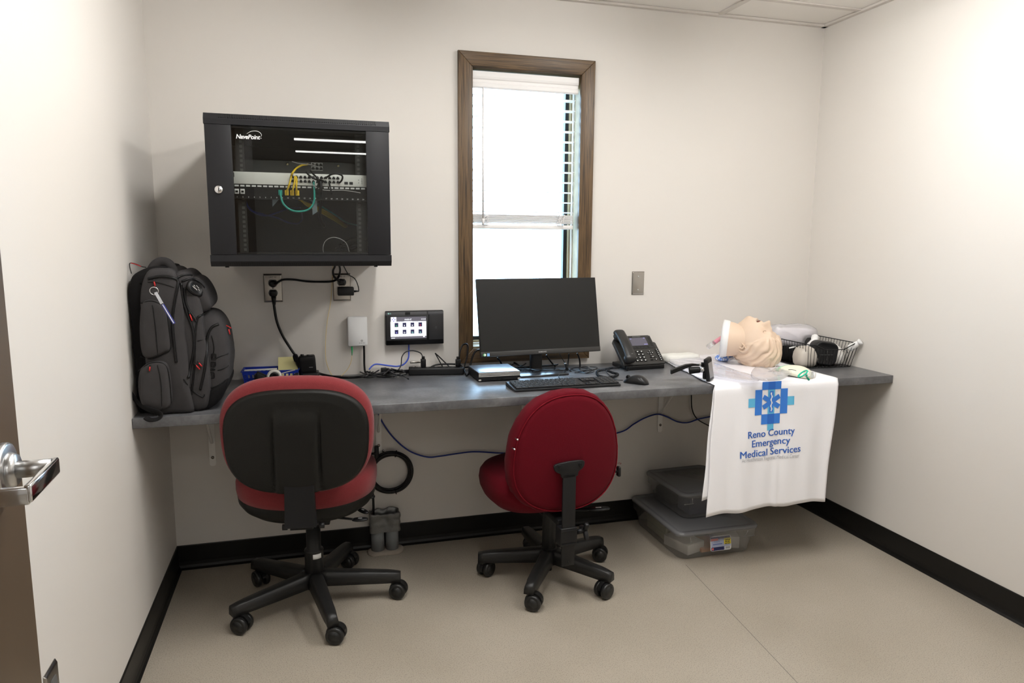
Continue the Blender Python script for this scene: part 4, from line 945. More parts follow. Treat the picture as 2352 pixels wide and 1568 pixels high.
cz = [
 ([(1160, 838), (1172, 830), (1185, 836), (1198, 840), (1212, 832), (1222, 834), (1230, 842)], .0024, 'black cable tied in a bow beside the monitor neck, upper strand'),
 ([(1166, 842), (1180, 828), (1192, 822), (1196, 826), (1182, 834), (1168, 842)], .0018, 'thin black cable loop beside the monitor neck'),
 ([(1162, 832), (1180, 832), (1198, 842), (1216, 848), (1240, 852)], .0028, 'black cable end pointing right over the stand'),
 ([(1190, 843), (1215, 842), (1245, 840), (1275, 838), (1282, 836)], .0030, 'black cable lying across the stand behind the neck'),
 ([(1170, 846), (1195, 848), (1225, 848), (1260, 850), (1300, 850)], .0022, 'black cable lying flat on the stand base'),
 ([(1300, 852), (1285, 860), (1286, 868), (1298, 872), (1310, 874)], .0022, 'black keyboard cable curling to the keyboard'),
 ([(1310, 846), (1325, 852), (1345, 850), (1352, 844), (1340, 842), (1330, 848), (1345, 856), (1362, 850), (1372, 844), (1355, 842)], .0018, 'thin black cable scribbled in small loops right of the stand'),
 ([(1308, 850), (1322, 844), (1350, 846), (1365, 852), (1350, 857), (1330, 854)], .0018, 'thin black cable loop nearest the phone')]
for k, (pp, r_, lb) in enumerate(cz): cable('desk_cable', [onZ(a, c, HC+0.012+0.003*((k+i) % 4) if k < 5 else HC+0.003+0.0025*((k+i) % 3)) for i, (a, c) in enumerate(pp)], r_, M_cable, lb)

# ================================================================== desk phone
ph = thing('desk_phone', 'black office desk phone with a grey display and corded handset', 'telephone', (1.932, -0.185, HC), math.radians(4))
pw, pl = 0.206, 0.190; ta = math.radians(41)
PM = T(0, 0, 0.022) @ RX(ta)                       # plate plane: x across, y up the slope, z out of the face
out = [(-pw/2, 0.004), (-pw/2+0.006, 0), (pw/2-0.004, 0), (pw/2, 0.005), (pw/2, 0.118), (pw/2-0.006, 0.124), (pw/2-0.014, 0.124), (pw/2-0.014, 0.160), (pw/2-0.020, 0.166), (-pw/2+0.03, 0.166), (-pw/2+0.022, 0.160), (-pw/2+0.006, 0.150), (-pw/2, 0.140)]
b = MB(); b.prism(out, -0.018, 0.0, M=PM, bev=0.0025); b.build('body', mat('phone_black', (0.028, 0.027, 0.025), 0.42), ph)
b = MB(); b.box((0, 0.060, 0.009), (pw-0.02, 0.135, 0.018), bev=0.003); b.box((0.01, 0.095, 0.028), (0.12, 0.010, 0.05), bev=0.003); b.build('stand', M_blk, ph)
b = MB(); b.box((-0.064, -0.007, 0.010), (0.0, 0, 0), M=RX(0)) if False else None
b.box((0.018, 0.124, 0.001), (0.142, 0.072, 0.004), bev=0.002, M=PM); b.build('display_surround', mat('phone_gloss', (0.016, 0.016, 0.016), 0.3), ph)
b = MB(); b.box((0.018, 0.126, 0.0035), (0.082, 0.045, 0.001), M=PM); dsp = b.build('display', mat('lcd_grey', (0.10, 0.095, 0.12), 0.35, emit=(0.16, 0.15, 0.22), estr=0.12), ph)
b = MB()
for cx, cy, w_ in ((0.048, 0.109, 0.018), (0.052, 0.145, 0.008), (-0.016, 0.143, 0.008)): b.box((cx, cy, 0.0042), (w_, 0.0032, 0.0003), M=PM)
b.build('display_text', mat('lcd_text', (0.2, 0.2, 0.4), 0.4, emit=(0.35, 0.33, 0.75), estr=0.5), dsp)
MB().text('GRANDSTREAM', 0.0058, PM @ T(0.018, 0.1535, 0.0035), ext=0.0001).build('maker_name', mat('print_silver', (0.35, 0.35, 0.35), 0.4), ph)
def pkey(x, y, w_, h_, sym=True, m=M_blk):
    k_ = MB().box((x, y, 0.0018), (w_, h_, 0.0036), bev=0.001, seg=1, M=PM).build('key', m, ph)
    if sym: MB().box((x, y, 0.0037), (w_*0.38, h_*0.45, 0.0003), M=PM).build('legend', M_ink, k_)
for r_ in range(4):
    for c_ in range(3): pkey(-0.030+c_*0.0195, 0.070-r_*0.0165, 0.0145, 0.0105)
for k in range(7): pkey(0.088, 0.077-k*0.0098, 0.013, 0.0062)
for k in range(6): pkey(-0.041, 0.146-k*0.0088, 0.012, 0.0048, False, M_dark); pkey(0.077, 0.146-k*0.0088, 0.012, 0.0048, False, M_dark)
for k in range(5): pkey(-0.020+k*0.0185, 0.094, 0.014, 0.0058, False)
for dx, dy in ((0, 0.010), (0, -0.010), (-0.011, 0), (0.011, 0), (0, 0)): pkey(0.049+dx, 0.060+dy, 0.0075, 0.0075)
pkey(0.053, 0.037, 0.026, 0.0055); pkey(0.043, 0.022, 0.013, 0.0065, False); pkey(0.064, 0.022, 0.013, 0.0065, True, M_blk)
# handset lying along the left side
hs = []
for i in range(25):
    t = i/24; y = -0.006+0.178*t
    e = abs(2*t-1)**3.0
    wd = 0.0235+0.0035*e; th = 0.011+0.007*e
    z = 0.034+0.010*(1-(2*t-1)**2) - 0.004*e
    if i == 0 or i == 24: wd *= 0.55; th *= 0.45
    elif i == 1 or i == 23: wd *= 0.90; th *= 0.85
    hs.append([Vector((-pw/2+0.023+wd*math.copysign(abs(math.cos(a))**0.7, math.cos(a)), y, z+th*math.copysign(abs(math.sin(a))**0.7, math.sin(a)))) for a in [2*PI*k/20 for k in range(20)]])
b = MB(); b.loft(hs, M=PM)
for y in (0.020, 0.148): b.cyl((0, 0, -0.004), (0, 0, 0.020), 0.019, 0.021, n=22) if False else b.puff(sell(0.021, 0.019, 3, 24, -pw/2+0.023, y), [(0.85, 0.006), (1, 0.012), (1, 0.030)], M=PM)
hso = b.build('handset', mat('handset_black', (0.022, 0.021, 0.020), 0.33), ph)
MB().text('HD', 0.006, PM @ T(-pw/2+0.028, 0.020, 0.0515), ext=0.0001).build('audio_mark', mat('print_silver', (0.35, 0.35, 0.35), 0.4), hso)
MB().tube([(-pw/2+0.020, -0.002, 0.020), (-pw/2+0.018, -0.012, 0.010), (-pw/2+0.008, -0.020, 0.003), (-pw/2-0.010, -0.018, 0.003)], 0.0012, n=6).build('thin_lead', M_cable, ph)
# coiled cord: helix around a centre line
def coil(path, R_, r_, turns, name, lab):
    P_ = catmull([Vector(p) for p in path], 40); L = len(P_); pts = []
    n_ = turns*10
    for i in range(n_+1):
        f = i/n_*(L-1); j = min(int(f), L-2); p = P_[j].lerp(P_[j+1], f-j); t = (P_[j+1]-P_[j]).normalized()
        s_ = t.cross(Vector((0, 0, 1))).normalized(); u_ = s_.cross(t); a = 2*PI*i/10
        pts.append(p+s_*math.cos(a)*R_+u_*math.sin(a)*R_)
    b = MB(); b.tube(pts, r_, n=6, smooth_path=False); return tag(b.build(name, M_cable), lab, 'cord')
coil([onZ(1425, 843, HC+.010), onZ(1405, 845, HC+.008), onZ(1385, 849, HC+.008), onZ(1372, 853, HC+.008), onZ(1374, 862, HC+.008), onZ(1392, 866, HC+.008), onZ(1412, 864, HC+.008), onZ(1419, 859, HC+.010), onZ(1408, 856, HC+.012), onZ(1396, 851, HC+.014)], 0.0042, 0.0016, 66, 'coiled_cord', 'coiled black handset cord curled in front of the phone')

# ================================================================== towel over the counter edge
YF = -DC-0.010
def tow_y(x, z):
    dz = HC-z
    return YF - 0.004 - 0.020*dz/0.5 + (0.0035*math.sin((x-2.02)*26+0.6)+0.002*math.sin((x-2.0)*61+dz*4))*min(1, dz/0.25) - 0.006*math.exp(-((x-2.315)/0.010)**2)*max(0, min(1, (dz-0.27)/0.1))
def towel_layer(xl0, xr0, xl1, xr1, zb, dy, ytop, name_off=0):
    b = MB(); NU, NV = 72, 60
    Lt = -YF-ytop; Lh = HC-zb; rad = 0.010
    def fn(u, v):
        s_ = v*(Lt+Lh)
        if s_ <= Lt:
            k = s_/Lt; y = -ytop-s_; z = HC+0.0028+dy*0.25
            x0 = xl0[0]+(xl0[1]-xl0[0])*k; x1 = xr0[0]+(xr0[1]-xr0[0])*k
            x0 += 0.0022*math.sin(k*90)+0.004*math.sin(k*14)
            x = x0+(x1-x0)*u
            z += 0.0012*(1+math.sin(x*40+y*25))*0.5
            if y < YF+rad: z -= (rad-math.sqrt(max(0, rad*rad-(YF+rad-y)**2)))*0.6
            return Vector((x, y-0.002, z))
        k = (s_-Lt)/Lh; zz = HC-rad*0.6-(s_-Lt)*(1-rad*0.6/Lh)
        zlow = 0.010*math.sin(u*2.6+0.4)+0.016*u + 0.004*math.sin(u*17)
        zz += zlow*k
        x0 = xl0[1]+(xl1-xl0[1])*k+0.0018*math.sin(k*11); x1 = xr0[1]+(xr1-xr0[1])*k+0.003*math.sin(k*7)
        x = x0+(x1-x0)*u
        return Vector((x, tow_y(x, zz)+dy, zz))
    b.grid(fn, NU, NV)
    return b
LT = onZ(1521, 829, HC); 
tow = thing('printed_towel', 'white towel with a blue medical logo draped over the counter edge', 'towel', (2.3, YF, HC))
TWI = T(-2.3, -YF, -HC)
b = towel_layer((LT.x, 2.026), (2.62, 2.598), 2.006, 2.556, 0.238, 0.0, 0.012)
t1 = b.build('front_layer', M_cloth, tow, M=TWI)
b = towel_layer((LT.x+0.006, 2.024), (2.615, 2.592), 1.988, 2.545, 0.305, 0.0055, 0.016)
b.build('back_layer', M_cloth, tow, M=TWI)
for o in tow.children:
    md = o.modifiers.new('thickness', 'SOLIDIFY'); md.thickness = 0.0012
LX, LZ = 2.2815, 0.6865
b = MB()
def lq(x0, x1, z0, z1, mi, lift=0.0):
    n_ = 6
    b.grid(lambda u, v: Vector((LX+x0+(x1-x0)*u, -lift, LZ+z0+(z1-z0)*v)), n_, n_, mi=mi, smooth=False)
lq(-.0435, .0435, .0490, .0810, 0); lq(-.0435, .0435, -.0890, -.0485, 0); lq(-.0745, -.0425, -.0505, .0505, 0); lq(.0425, .0745, -.0505, .0505, 0)
lq(-.016, .016, .049, .081, 2, .0003); lq(-.016, .016, -.089, -.0485, 2, .0003)
lq(-.105, -.0745, -.0175, .0175, 1); lq(.0745, .105, -.0175, .0175, 1); lq(-.015, .015, -.115, -.089, 1); lq(-.016, .016, -.0485, .049, 1)
for a in (0, 60, -60):
    c_, s_ = math.cos(math.radians(a)), math.sin(math.radians(a))
    hw, hl = (0.0095, 0.043)
    def fn(u, v, c_=c_, s_=s_, hw=hw, hl=hl):
        x, z = (2*u-1)*hw, (2*v-1)*hl
        return Vector((LX+x*c_+z*s_, -0.0005, LZ-x*s_+z*c_))
    b.grid(fn, 2, 8, mi=0, smooth=False)
for k in range(18):   # staff and snake
    z0 = -0.037+0.074*k/18; xw = 0.0032*math.sin(k*1.05)
    b.grid(lambda u, v, z0=z0, xw=xw: Vector((LX+xw-0.0022+0.0044*u, -0.0009, LZ+z0+0.0044*v)), 1, 1, mi=3, smooth=False)
b.grid(lambda u, v: Vector((LX-0.001+0.002*u, -0.0011, LZ-0.038+0.076*v)), 1, 6, mi=3, smooth=False)
b.warp(lambda c: Vector((c.x, tow_y(c.x, c.z)+c.y-0.0026, c.z)))
b.grid(lambda u, v: Vector((LX-0.016+0.032*u-0.004, YF+0.012+0.012*v, HC+0.0052)), 2, 2, mi=1, smooth=False)
b.build('printed_logo', [M_inkm, M_inkc, M_inkd, M_cloth], tow, M=TWI)
b = MB()
for tx, z_, size, sx_ in (('Reno County', 0.5525, 0.0400, 1.0), ('Emergency', 0.5150, 0.0400, 1.0), ('Medical Services', 0.4755, 0.0400, 1.07)):
    for dx in (-0.0005, 0.0005): b.text(tx, size, T(LX+0.003+dx, 0, z_-0.004) @ RY(math.radians(-1.5)) @ RX(PI/2), ext=0.0002, sx=sx_)
b.warp(lambda c: Vector((c.x, tow_y(c.x, c.z)+c.y-0.0026, c.z)))
b.build('printed_name', M_inkb, tow, M=TWI)
b = MB(); b.text('At Hutchinson Regional Medical Center', 0.0225, T(LX+0.005, 0, 0.4525) @ RX(PI/2), ext=0.0002, sx=0.74)
b.warp(lambda c: Vector((c.x, tow_y(c.x, c.z)+c.y-0.0026, c.z)))
b.build('printed_subtitle', M_inkg, tow, M=TWI)

# ================================================================== things lying on the towel
ZT = HC+0.005
def crumple(o_pts, z0, h_, seed, amp=0.006, prof=((0.96, 0), (1.0, 0.25), (0.985, 0.75), (0.93, 1.0), (0.7, 1.08), (0.35, 1.1), (0.02, 1.1)), sub=3, fr=26):
    b = MB(); pts = smooth_poly(o_pts, sub)
    def fn(p):
        q = Vector((p.x*fr, p.y*fr, p.z*fr+seed)); k = (p.z-z0)/h_
        return p+Vector((noise.noise(q)*amp, noise.noise(q+Vector((9, 2, 1)))*amp, noise.noise(q*1.3+Vector((3, 7, 2)))*amp*min(1.2, max(0, k))))
    b.puff(pts, [(s_, z0+k*h_) for s_, k in prof], fn=fn); return b
def zp(L, z=ZT): return [(onZ(a, c, z).x, onZ(a, c, z).y) for a, c in L]
M_pack = mat('package_white', (0.84, 0.82, 0.86), 0.35, bump=0.5, bscale=40)
o = crumple(zp([(1532, 829), (1575, 846), (1640, 862), (1700, 871), (1760, 873), (1800, 868), (1812, 856), (1795, 846), (1740, 838), (1690, 826), (1640, 818), (1590, 814), (1550, 815)]), ZT, 0.013, 1.0, 0.004).build('medical_package', M_pack)
tag(o, 'large flat white medical package lying under the manikin head', 'package')
o = crumple(zp([(1536, 831), (1600, 853), (1690, 872), (1740, 876), (1735, 866), (1680, 848), (1620, 826), (1560, 817)], ZT+.014), ZT+0.0145, 0.004, 4.0, 0.004, fr=34).build('package_film', G_film)
tag(o, 'loose clear plastic film over the left part of the white package', 'plastic film')
o = crumple([(2.100, -0.012), (2.255, -0.012), (2.262, -0.050), (2.250, -0.085), (2.11, -0.090), (2.092, -0.050)], ZT, 0.030, 2.0, 0.003).build('paper_pack', mat('pack_paper', (0.80, 0.79, 0.74), 0.7))
tag(o, 'pale paper-wrapped pack against the wall, left of the manikin neck', 'package')
p = onZ(1664, 826, ZT+0.02)
def dots_mat():
    m = mat('blue_dot_film', (0.7, 0.78, 0.95), 0.3); nt = m.node_tree; b_ = nt.nodes['Principled BSDF']
    v = nt.nodes.new('ShaderNodeTexVoronoi'); v.inputs['Scale'].default_value = 95; tc = nt.nodes.new('ShaderNodeTexCoord'); nt.links.new(tc.outputs['Object'], v.inputs['Vector'])
    cr = nt.nodes.new('ShaderNodeValToRGB'); cr.color_ramp.elements[0].position = 0.32; cr.color_ramp.elements[1].position = 0.45
    cr.color_ramp.elements[0].color = (0.9, 0.92, 1, 1); cr.color_ramp.elements[1].color = (0.20, 0.36, 0.85, 1)
    nt.links.new(v.outputs['Distance'], cr.inputs[0]); nt.links.new(cr.outputs[0], b_.inputs['Base Color']); return m
b = crumple([(p.x+0.046*math.cos(a), p.y+0.030*math.sin(a)) for a in [2*PI*k/12 for k in range(12)]], ZT+0.016, 0.030, 6.0, 0.006, prof=((0.6, 0), (0.95, 0.2), (1.0, 0.5), (0.85, 0.8), (0.5, 1.0), (0.02, 1.05)), fr=40)
tag(b.build('dotted_pouch', dots_mat()), 'small blue and white dotted pouch beside the manikin neck', 'pouch')
p = onZ(1692, 832, ZT+0.02)
b = crumple([(p.x+0.040*math.cos(a), p.y+0.030*math.sin(a)) for a in [2*PI*k/12 for k in range(12)]], ZT+0.016, 0.020, 8.0, 0.010, fr=60)
tag(b.build('plastic_wrapper', G_film2), 'crumpled clear wrapper between the dotted pouch and the manikin head', 'plastic film')
p = onZ(1740, 862, ZT+0.016)
b = crumple(zp([(1735, 846), (1770, 850), (1800, 846), (1822, 850), (1812, 862), (1790, 873), (1750, 874), (1725, 866)], ZT+.02), ZT+0.0185, 0.010, 12.0, 0.007, fr=44)
tag(b.build('plastic_wrapper', G_film2), 'clear crinkled wrapper in front of the manikin head above the logo', 'plastic film')

# video laryngoscope
p = onZ(1633, 877, ZT)
lg = thing('video_laryngoscope', 'black handheld scope with a small screen at the towel front edge', 'medical scope', (p.x, p.y+0.020, ZT), math.radians(-16))
b = MB(); LM = T(0.0, 0, 0.048) @ RY(math.radians(-10)); LM = LM @ RZ(math.radians(-34)); b.box((0, 0, 0), (0.017, 0.054, 0.092), bev=0.005, M=LM); b.build('screen_housing', M_blk2, lg)
b = MB(); b.box((0.0086, 0, -0.003), (0.0008, 0.043, 0.060), M=LM); b.build('screen', mat('scope_screen', (0.22, 0.22, 0.23), 0.15, spec=0.8), lg)
b = MB(); b.box((0.0087, 0, 0.034), (0.0008, 0.043, 0.010), M=LM); b.build('screen_top', M_dark, lg)
b = MB(); b.cyl((-0.008, 0, 0.046), (-0.034, 0.004, 0.045), 0.011, 0.0115, n=20); b.build('collar', M_chrome, lg)
b = MB(); b.cyl((-0.033, 0.004, 0.045), (-0.076, 0.010, 0.040), 0.0125, 0.0145, n=22, bev=0.004); b.box((-0.017, -0.004, 0.022), (0.012, 0.016, 0.026), bev=0.003); b.build('grip', M_blk, lg)
b = MB(); b.cyl((-0.005, 0.012, 0.066), (-0.042, 0.018, 0.062), 0.0045, n=12); b.build('hinge_rod', M_steel, lg)
b = MB(); b.box((-0.018, 0.012, 0.064), (0.020, 0.014, 0.018), bev=0.003)
b.loft([[Vector((x, y0+w_, z)), Vector((x, y0-w_, z)), Vector((x, y0-w_, z-t_)), Vector((x, y0+w_, z-t_))] for x, y0, z, w_, t_ in ((-0.035, 0.018, 0.064, 0.006, 0.006), (-0.060, 0.022, 0.066, 0.008, 0.009), (-0.085, 0.024, 0.062, 0.010, 0.014), (-0.115, 0.022, 0.052, 0.010, 0.016), (-0.145, 0.018, 0.040, 0.009, 0.016))], smooth=False)
b.build('blade', M_blk, lg)

# ------------------------------------------------------------------ manikin head
HCN = onY(1733, 788, -0.290)
c_ = (RT*0.56 - UP*0.74 - FW*0.37).normalized(); f_ = RT*0.41 + UP*0.68 - FW*0.60; f_ = (f_-c_*f_.dot(c_)).normalized(); l_ = f_.cross(c_).normalized()
if l_.dot(FW) > 0: l_ = -l_           # local +x: ear towards the camera
HM = Matrix(((l_.x, f_.x, c_.x, HCN.x), (l_.y, f_.y, c_.y, HCN.y), (l_.z, f_.z, c_.z, HCN.z), (0, 0, 0, 1)))
def gb(d, c, s_): 
    c = Vector(c).normalized(); return math.exp(-((d-c).length/s_)**2)
def head_pt(u, v):
    th = PI*v; ph = 2*PI*u
    d = Vector((math.sin(th)*math.sin(ph), math.sin(th)*math.cos(ph), math.cos(th)))
    x, y, z = d.x*0.078, d.y*(0.096 if d.y > 0 else 0.102), d.z*(0.112 if d.z < 0 else 0.124)
    if z < 0: x *= 1-0.20*(-d.z)**1.5; 
    if y < 0 and z < 0: y *= 1-0.20*(-d.z)
    if y > 0: y *= 1-0.10*(1-abs(d.z))*0.3
    p = Vector((x, y, z)); r_ = 0.0
    r_ += 0.030*gb(d, (0, 1, -0.16), 0.11)+0.012*gb(d, (0, 1, 0.02), 0.11)              # nose
    r_ += 0.006*gb(d, (0.13, 1, -0.22), 0.07)+0.006*gb(d, (-0.13, 1, -0.22), 0.07)      # nostril wings
    r_ -= 0.013*gb(d, (0.33, 1, 0.02), 0.13)+0.013*gb(d, (-0.33, 1, 0.02), 0.13)        # sockets
    r_ += 0.007*gb(d, (0.33, 1, 0.01), 0.075)+0.007*gb(d, (-0.33, 1, 0.01), 0.075)      # closed lids
    r_ += 0.007*gb(d, (0.30, 1, 0.22), 0.16)+0.007*gb(d, (-0.30, 1, 0.22), 0.16)        # brow
    r_ += 0.004*gb(d, (0.55, 0.8, -0.28), 0.22)+0.004*gb(d, (-0.55, 0.8, -0.28), 0.22)  # cheeks
    r_ += 0.013*gb(d, (0, 0.90, -0.50), 0.17)                                           # lips area
    r_ += 0.016*gb(d, (0, 0.72, -0.92), 0.24)                                           # chin
    mo_ = Vector((d.x/0.155, 0, (d.z/max(0.2, d.y)+0.55)/0.085))
    if d.y > 0.3: r_ -= 0.026*math.exp(-(mo_.length)**4)                                # open mouth
    r_ -= 0.003*gb(d, (0, 0.80, -0.72), 0.10)
    # sculpted hair: raised cap with wavy strands
    hl = 0.40-0.60*max(0, -d.y+0.35)-0.38*abs(d.x)
    if d.y < -0.1: hl = -0.62
    k = max(0, min(1, (d.z-hl)/0.10)); 
    if abs(d.x) > 0.55 and d.z < 0.05 and d.y > -0.35: k *= max(0, min(1, (d.z+0.12)/0.2))
    q = Vector((d.x*2.3, d.y*1.4+d.z*0.6, d.z*1.3))
    w_ = noise.noise(q*1.5)*2.4; aa = math.atan2(d.x, d.z+0.35)
    st_ = abs(math.sin(aa*8.5+d.y*2.0+w_))**0.6+0.28*math.sin(aa*33+d.y*5+w_*2.2)
    r_ += k*(0.0055+0.0068*(st_-0.5)+0.006*noise.noise(q*2.0+Vector((4, 1, 7))))
    return p + d*r_
b = MB(); NU, NV = 220, 150
b.grid(lambda u, v: head_pt(u, min(0.998, max(0.002, v))), NU, NV)
bmesh.ops.remove_doubles(b.bm, verts=b.bm.verts, dist=0.0002)
mk = thing('manikin_head', 'pale skin-coloured training manikin head lying back with open mouth', 'manikin', (HCN.x, HCN.y, HCN.z))
LI = T(-HCN.x, -HCN.y, -HCN.z)
b.build('head', M_skin, mk, M=LI @ HM)
for sgn in (1, -1):                  # ears
    b = MB(); ear = [(0.0, 0.030), (0.012, 0.034), (0.022, 0.026), (0.024, 0.010), (0.018, -0.006), (0.010, -0.022), (0.002, -0.028), (-0.004, -0.018), (-0.004, 0.0), (-0.003, 0.018)]
    EM = T(sgn*0.068, -0.004, -0.028) @ RY(sgn*0.0) @ Matrix.Scale(1.30, 4) @ Matrix(((0, 0, sgn, 0), (-1, 0, 0, 0), (0, 1, 0, 0), (0, 0, 0, 1)))
    b.puff(smooth_poly(ear, 4), [(0.72, -0.004), (0.95, 0.003), (1.0, 0.009), (0.97, 0.013), (0.86, 0.0145), (0.76, 0.012), (0.66, 0.007), (0.3, 0.006)], M=EM)
    b.tube([(sgn*0.0845, 0.003, -0.008), (sgn*0.0860, -0.014, -0.004), (sgn*0.0860, -0.021, -0.022), (sgn*0.084, -0.010, -0.038), (sgn*0.081, -0.002, -0.044)], 0.0032, n=8)
    b.build('ear', M_skin, mk, M=LI @ HM)
b = MB(); b.puff(sell(0.0165, 0.0105, 2.0, 24), [(1, -0.006), (1, 0.0)], M=T(0, 0.0830, -0.047) @ RX(-PI/2+0.5)); b.build('mouth_opening', M_mouth, mk, M=LI @ HM)
for sgn in (1, -1):
    b = MB(); b.tube([(sgn*0.018, 0.087, 0.001), (sgn*0.025, 0.0875, -0.003), (sgn*0.032, 0.0835, -0.003), (sgn*0.037, 0.078, 0.001)], 0.0008, n=6); b.build('eyelid_crease', mat('crease_brown', (0.25, 0.14, 0.09), 0.6), mk, M=LI @ HM)
# neck stub with its white collar
nd = (RT*-0.92 + UP*0.12 + FW*0.30).normalized(); n0 = HCN + RT*-0.022 + UP*0.008
NMx = T(*n0) @ align(nd)
b = MB(); b.lathe([(0.050, -0.020), (0.060, 0.015), (0.067, 0.045), (0.074, 0.068), (0.077, 0.086), (0.075, 0.100), (0.05, 0.104)], M=NMx, n=44); b.build('neck', M_skin, mk, M=LI)
b = MB(); b.lathe([(0.074, 0.086), (0.0795, 0.090), (0.082, 0.102), (0.082, 0.116), (0.060, 0.120), (0.02, 0.120)], M=NMx, n=44); b.build('collar', M_white, mk, M=LI)
b = MB(); e0 = onY(1656, 776, -0.13); e1 = onY(1640, 787, -0.14); e2 = onY(1626, 797, -0.145)
b.cyl(e0, e1, 0.0095, n=16); b.build('pink_tube', mat('pink_plastic', (0.85, 0.33, 0.42), 0.35), mk, M=LI)
b = MB(); b.cyl(e1, e2, 0.0115, n=16); b.build('tube_cap', G_tube, mk, M=LI)

# ------------------------------------------------------------------ bag valve mask
p0 = onZ(1800, 846, ZT+.02); p1 = onZ(1850, 857, ZT+.02)
bv = thing('resuscitator_bag', 'cream and green squeeze-bag mask with a clear valve on the towel', 'resuscitator', ((p0.x+p1.x)/2, (p0.y+p1.y)/2, ZT)); VI = T(-(p0.x+p1.x)/2, -(p0.y+p1.y)/2, -ZT)
ax = (p1-p0); ax.z = 0; L_ = ax.length+0.05; ax.normalize(); sd = Vector((-ax.y, ax.x, 0)); cN = Vector(((p0.x+p1.x)/2, (p0.y+p1.y)/2, ZT))
def bagring(t, amp):
    s_ = (t-0.5)*L_; r_ = amp*math.sin(PI*(0.06+0.88*t))**0.6
    return [cN+ax*s_+sd*(r_*1.35*math.cos(a))+Vector((0, 0, max(0.0, r_*0.50*(1+math.sin(a))))) for a in [2*PI*k/24 for k in range(24)]]
b = MB(); b.loft([bagring(t/20, 0.043) for t in range(6, 21)]); b.build('bag_body', mat('bag_cream', (0.80, 0.77, 0.62), 0.4), bv, M=VI)
b = MB(); b.loft([bagring(t/20, 0.044) for t in range(0, 7)]); b.build('bag_end', mat('bag_green', (0.35, 0.68, 0.45), 0.35), bv, M=VI)
q = onZ(1848, 858, ZT+.038)
b = MB(); b.tube([q+Vector((0.018*math.cos(a)-0.008, 0.012*math.sin(a), 0.012*math.cos(a))) for a in [2*PI*k/14 for k in range(14)]], 0.0030, n=8, closed=True, sub=3)
q2 = onZ(1858, 872, ZT+.01); b.tube([q+Vector((0.0, -0.012, -0.004)), (q+q2)/2, q2], 0.0042, n=8); b.build('green_ring', mat('ring_green', (0.0, 0.50, 0.30), 0.35), bv, M=VI)
b = MB(); b.cyl(q, q+Vector((0.030, -0.010, -0.004)), 0.013, 0.010, n=20); b.cyl(q+Vector((0.028, -0.009, -0.004)), q+Vector((0.038, -0.012, -0.005)), 0.0125, n=20); b.build('valve', G_tube, bv, M=VI)
b = MB(); q = onZ(1820, 851, ZT+.045); b.tube([q+Vector((-0.016, 0.003, 0.004)), q+Vector((0, 0, 0.004)), q+Vector((0.014, -0.004, 0.0))], 0.0022, n=6, flat=0.5); b.build('dark_mark', M_dark, bv, M=VI)
q = onZ(1788, 846, ZT+.02)
b = MB(); b.tube([q+Vector((0.010*math.cos(a)-0.004, 0.004*math.sin(a), 0.012*math.sin(a)+0.005)) for a in [2*PI*k/14 for k in range(14)]], 0.0022, n=8, closed=True, sub=3); b.tube([q+Vector((-0.012, 0, 0)), q+Vector((-0.03, -0.01, 0.0)), q+Vector((-0.055, -0.028, -0.008))], 0.0025, n=8)
tag(b.build('airway_tube', G_tube), 'small clear airway ring and tube right of the manikin head', 'medical tube')

# ------------------------------------------------------------------ wire basket near the right corner
wb = thing('wire_basket', 'black wire basket in the right corner of the counter', 'basket', (2.752, -0.225, HC+0.001)); 
bx0_, bx1_, by0_, by1_ = -0.128, 0.118, -0.155, 0.145; hh = 0.108; g = 0.86
def rim(f, z): return [Vector((bx0_*f, by0_*f, z)), Vector((bx1_*f, by0_*f, z)), Vector((bx1_*f, by1_*f, z)), Vector((bx0_*f, by1_*f, z))]
def wires(name, P0, P1, Q0, Q1, n_, r_=0.0011):
    b = MB()
    for k in range(n_+1): b.tube([P0.lerp(P1, k/n_), Q0.lerp(Q1, k/n_)], r_, n=6, smooth_path=False)
    return b.build(name, M_blk, wb)
Tp, Bt = rim(1, hh), rim(g, 0.002)
Tl = list(Tp); dip = 0.024                          # the front rail dips in the middle
for i, n_ in ((1, 16), (2, 14), (3, 16)): wires('side_wires', Tp[i], Tp[(i+1) % 4], Bt[i], Bt[(i+1) % 4], n_)
b = MB()
for k in range(15):
    t = k/14; top = Tp[0].lerp(Tp[1], t)
    z = hh-(dip if 0.30 < t < 0.70 else (dip*min(1, max(0, (0.5-abs(t-0.5))/0.2)) if 0 < t < 1 else 0)); top.z = z
    b.tube([top, Bt[0].lerp(Bt[1], t)], 0.0011, n=6, smooth_path=False)
b.build('side_wires', M_blk, wb)
b = MB()
b.tube([Tp[1], Tp[2], Tp[3], Tp[0]], 0.0021, n=8, smooth_path=False)
b.tube([Tp[0], Tp[0].lerp(Tp[1], 0.08), Tp[0].lerp(Tp[1], 0.30)-Vector((0, 0, dip)), Tp[0].lerp(Tp[1], 0.70)-Vector((0, 0, dip)), Tp[0].lerp(Tp[1], 0.92), Tp[1]], 0.0021, n=8, smooth_path=False)
b.tube(Bt+[Bt[0]], 0.0018, n=8, smooth_path=False); b.build('rim', M_blk, wb)
b = MB()
for k in range(1, 12): b.tube([Bt[0].lerp(Bt[1], k/12), Bt[3].lerp(Bt[2], k/12)], 0.0011, n=6, smooth_path=False)
for k in range(1, 4): b.tube([Bt[0].lerp(Bt[3], k/4), Bt[1].lerp(Bt[2], k/4)], 0.0014, n=6, smooth_path=False)
b.build('base_wires', M_blk, wb)
b = MB(); b.tube([Tp[1], Tp[1]+Vector((0.010, -0.006, 0.006)), Tp[1]+Vector((0.016, 0.01, 0.006))], 0.0022, n=8); b.build('hook', M_blk, wb)
WB = wb.location; ZB = HC+0.006
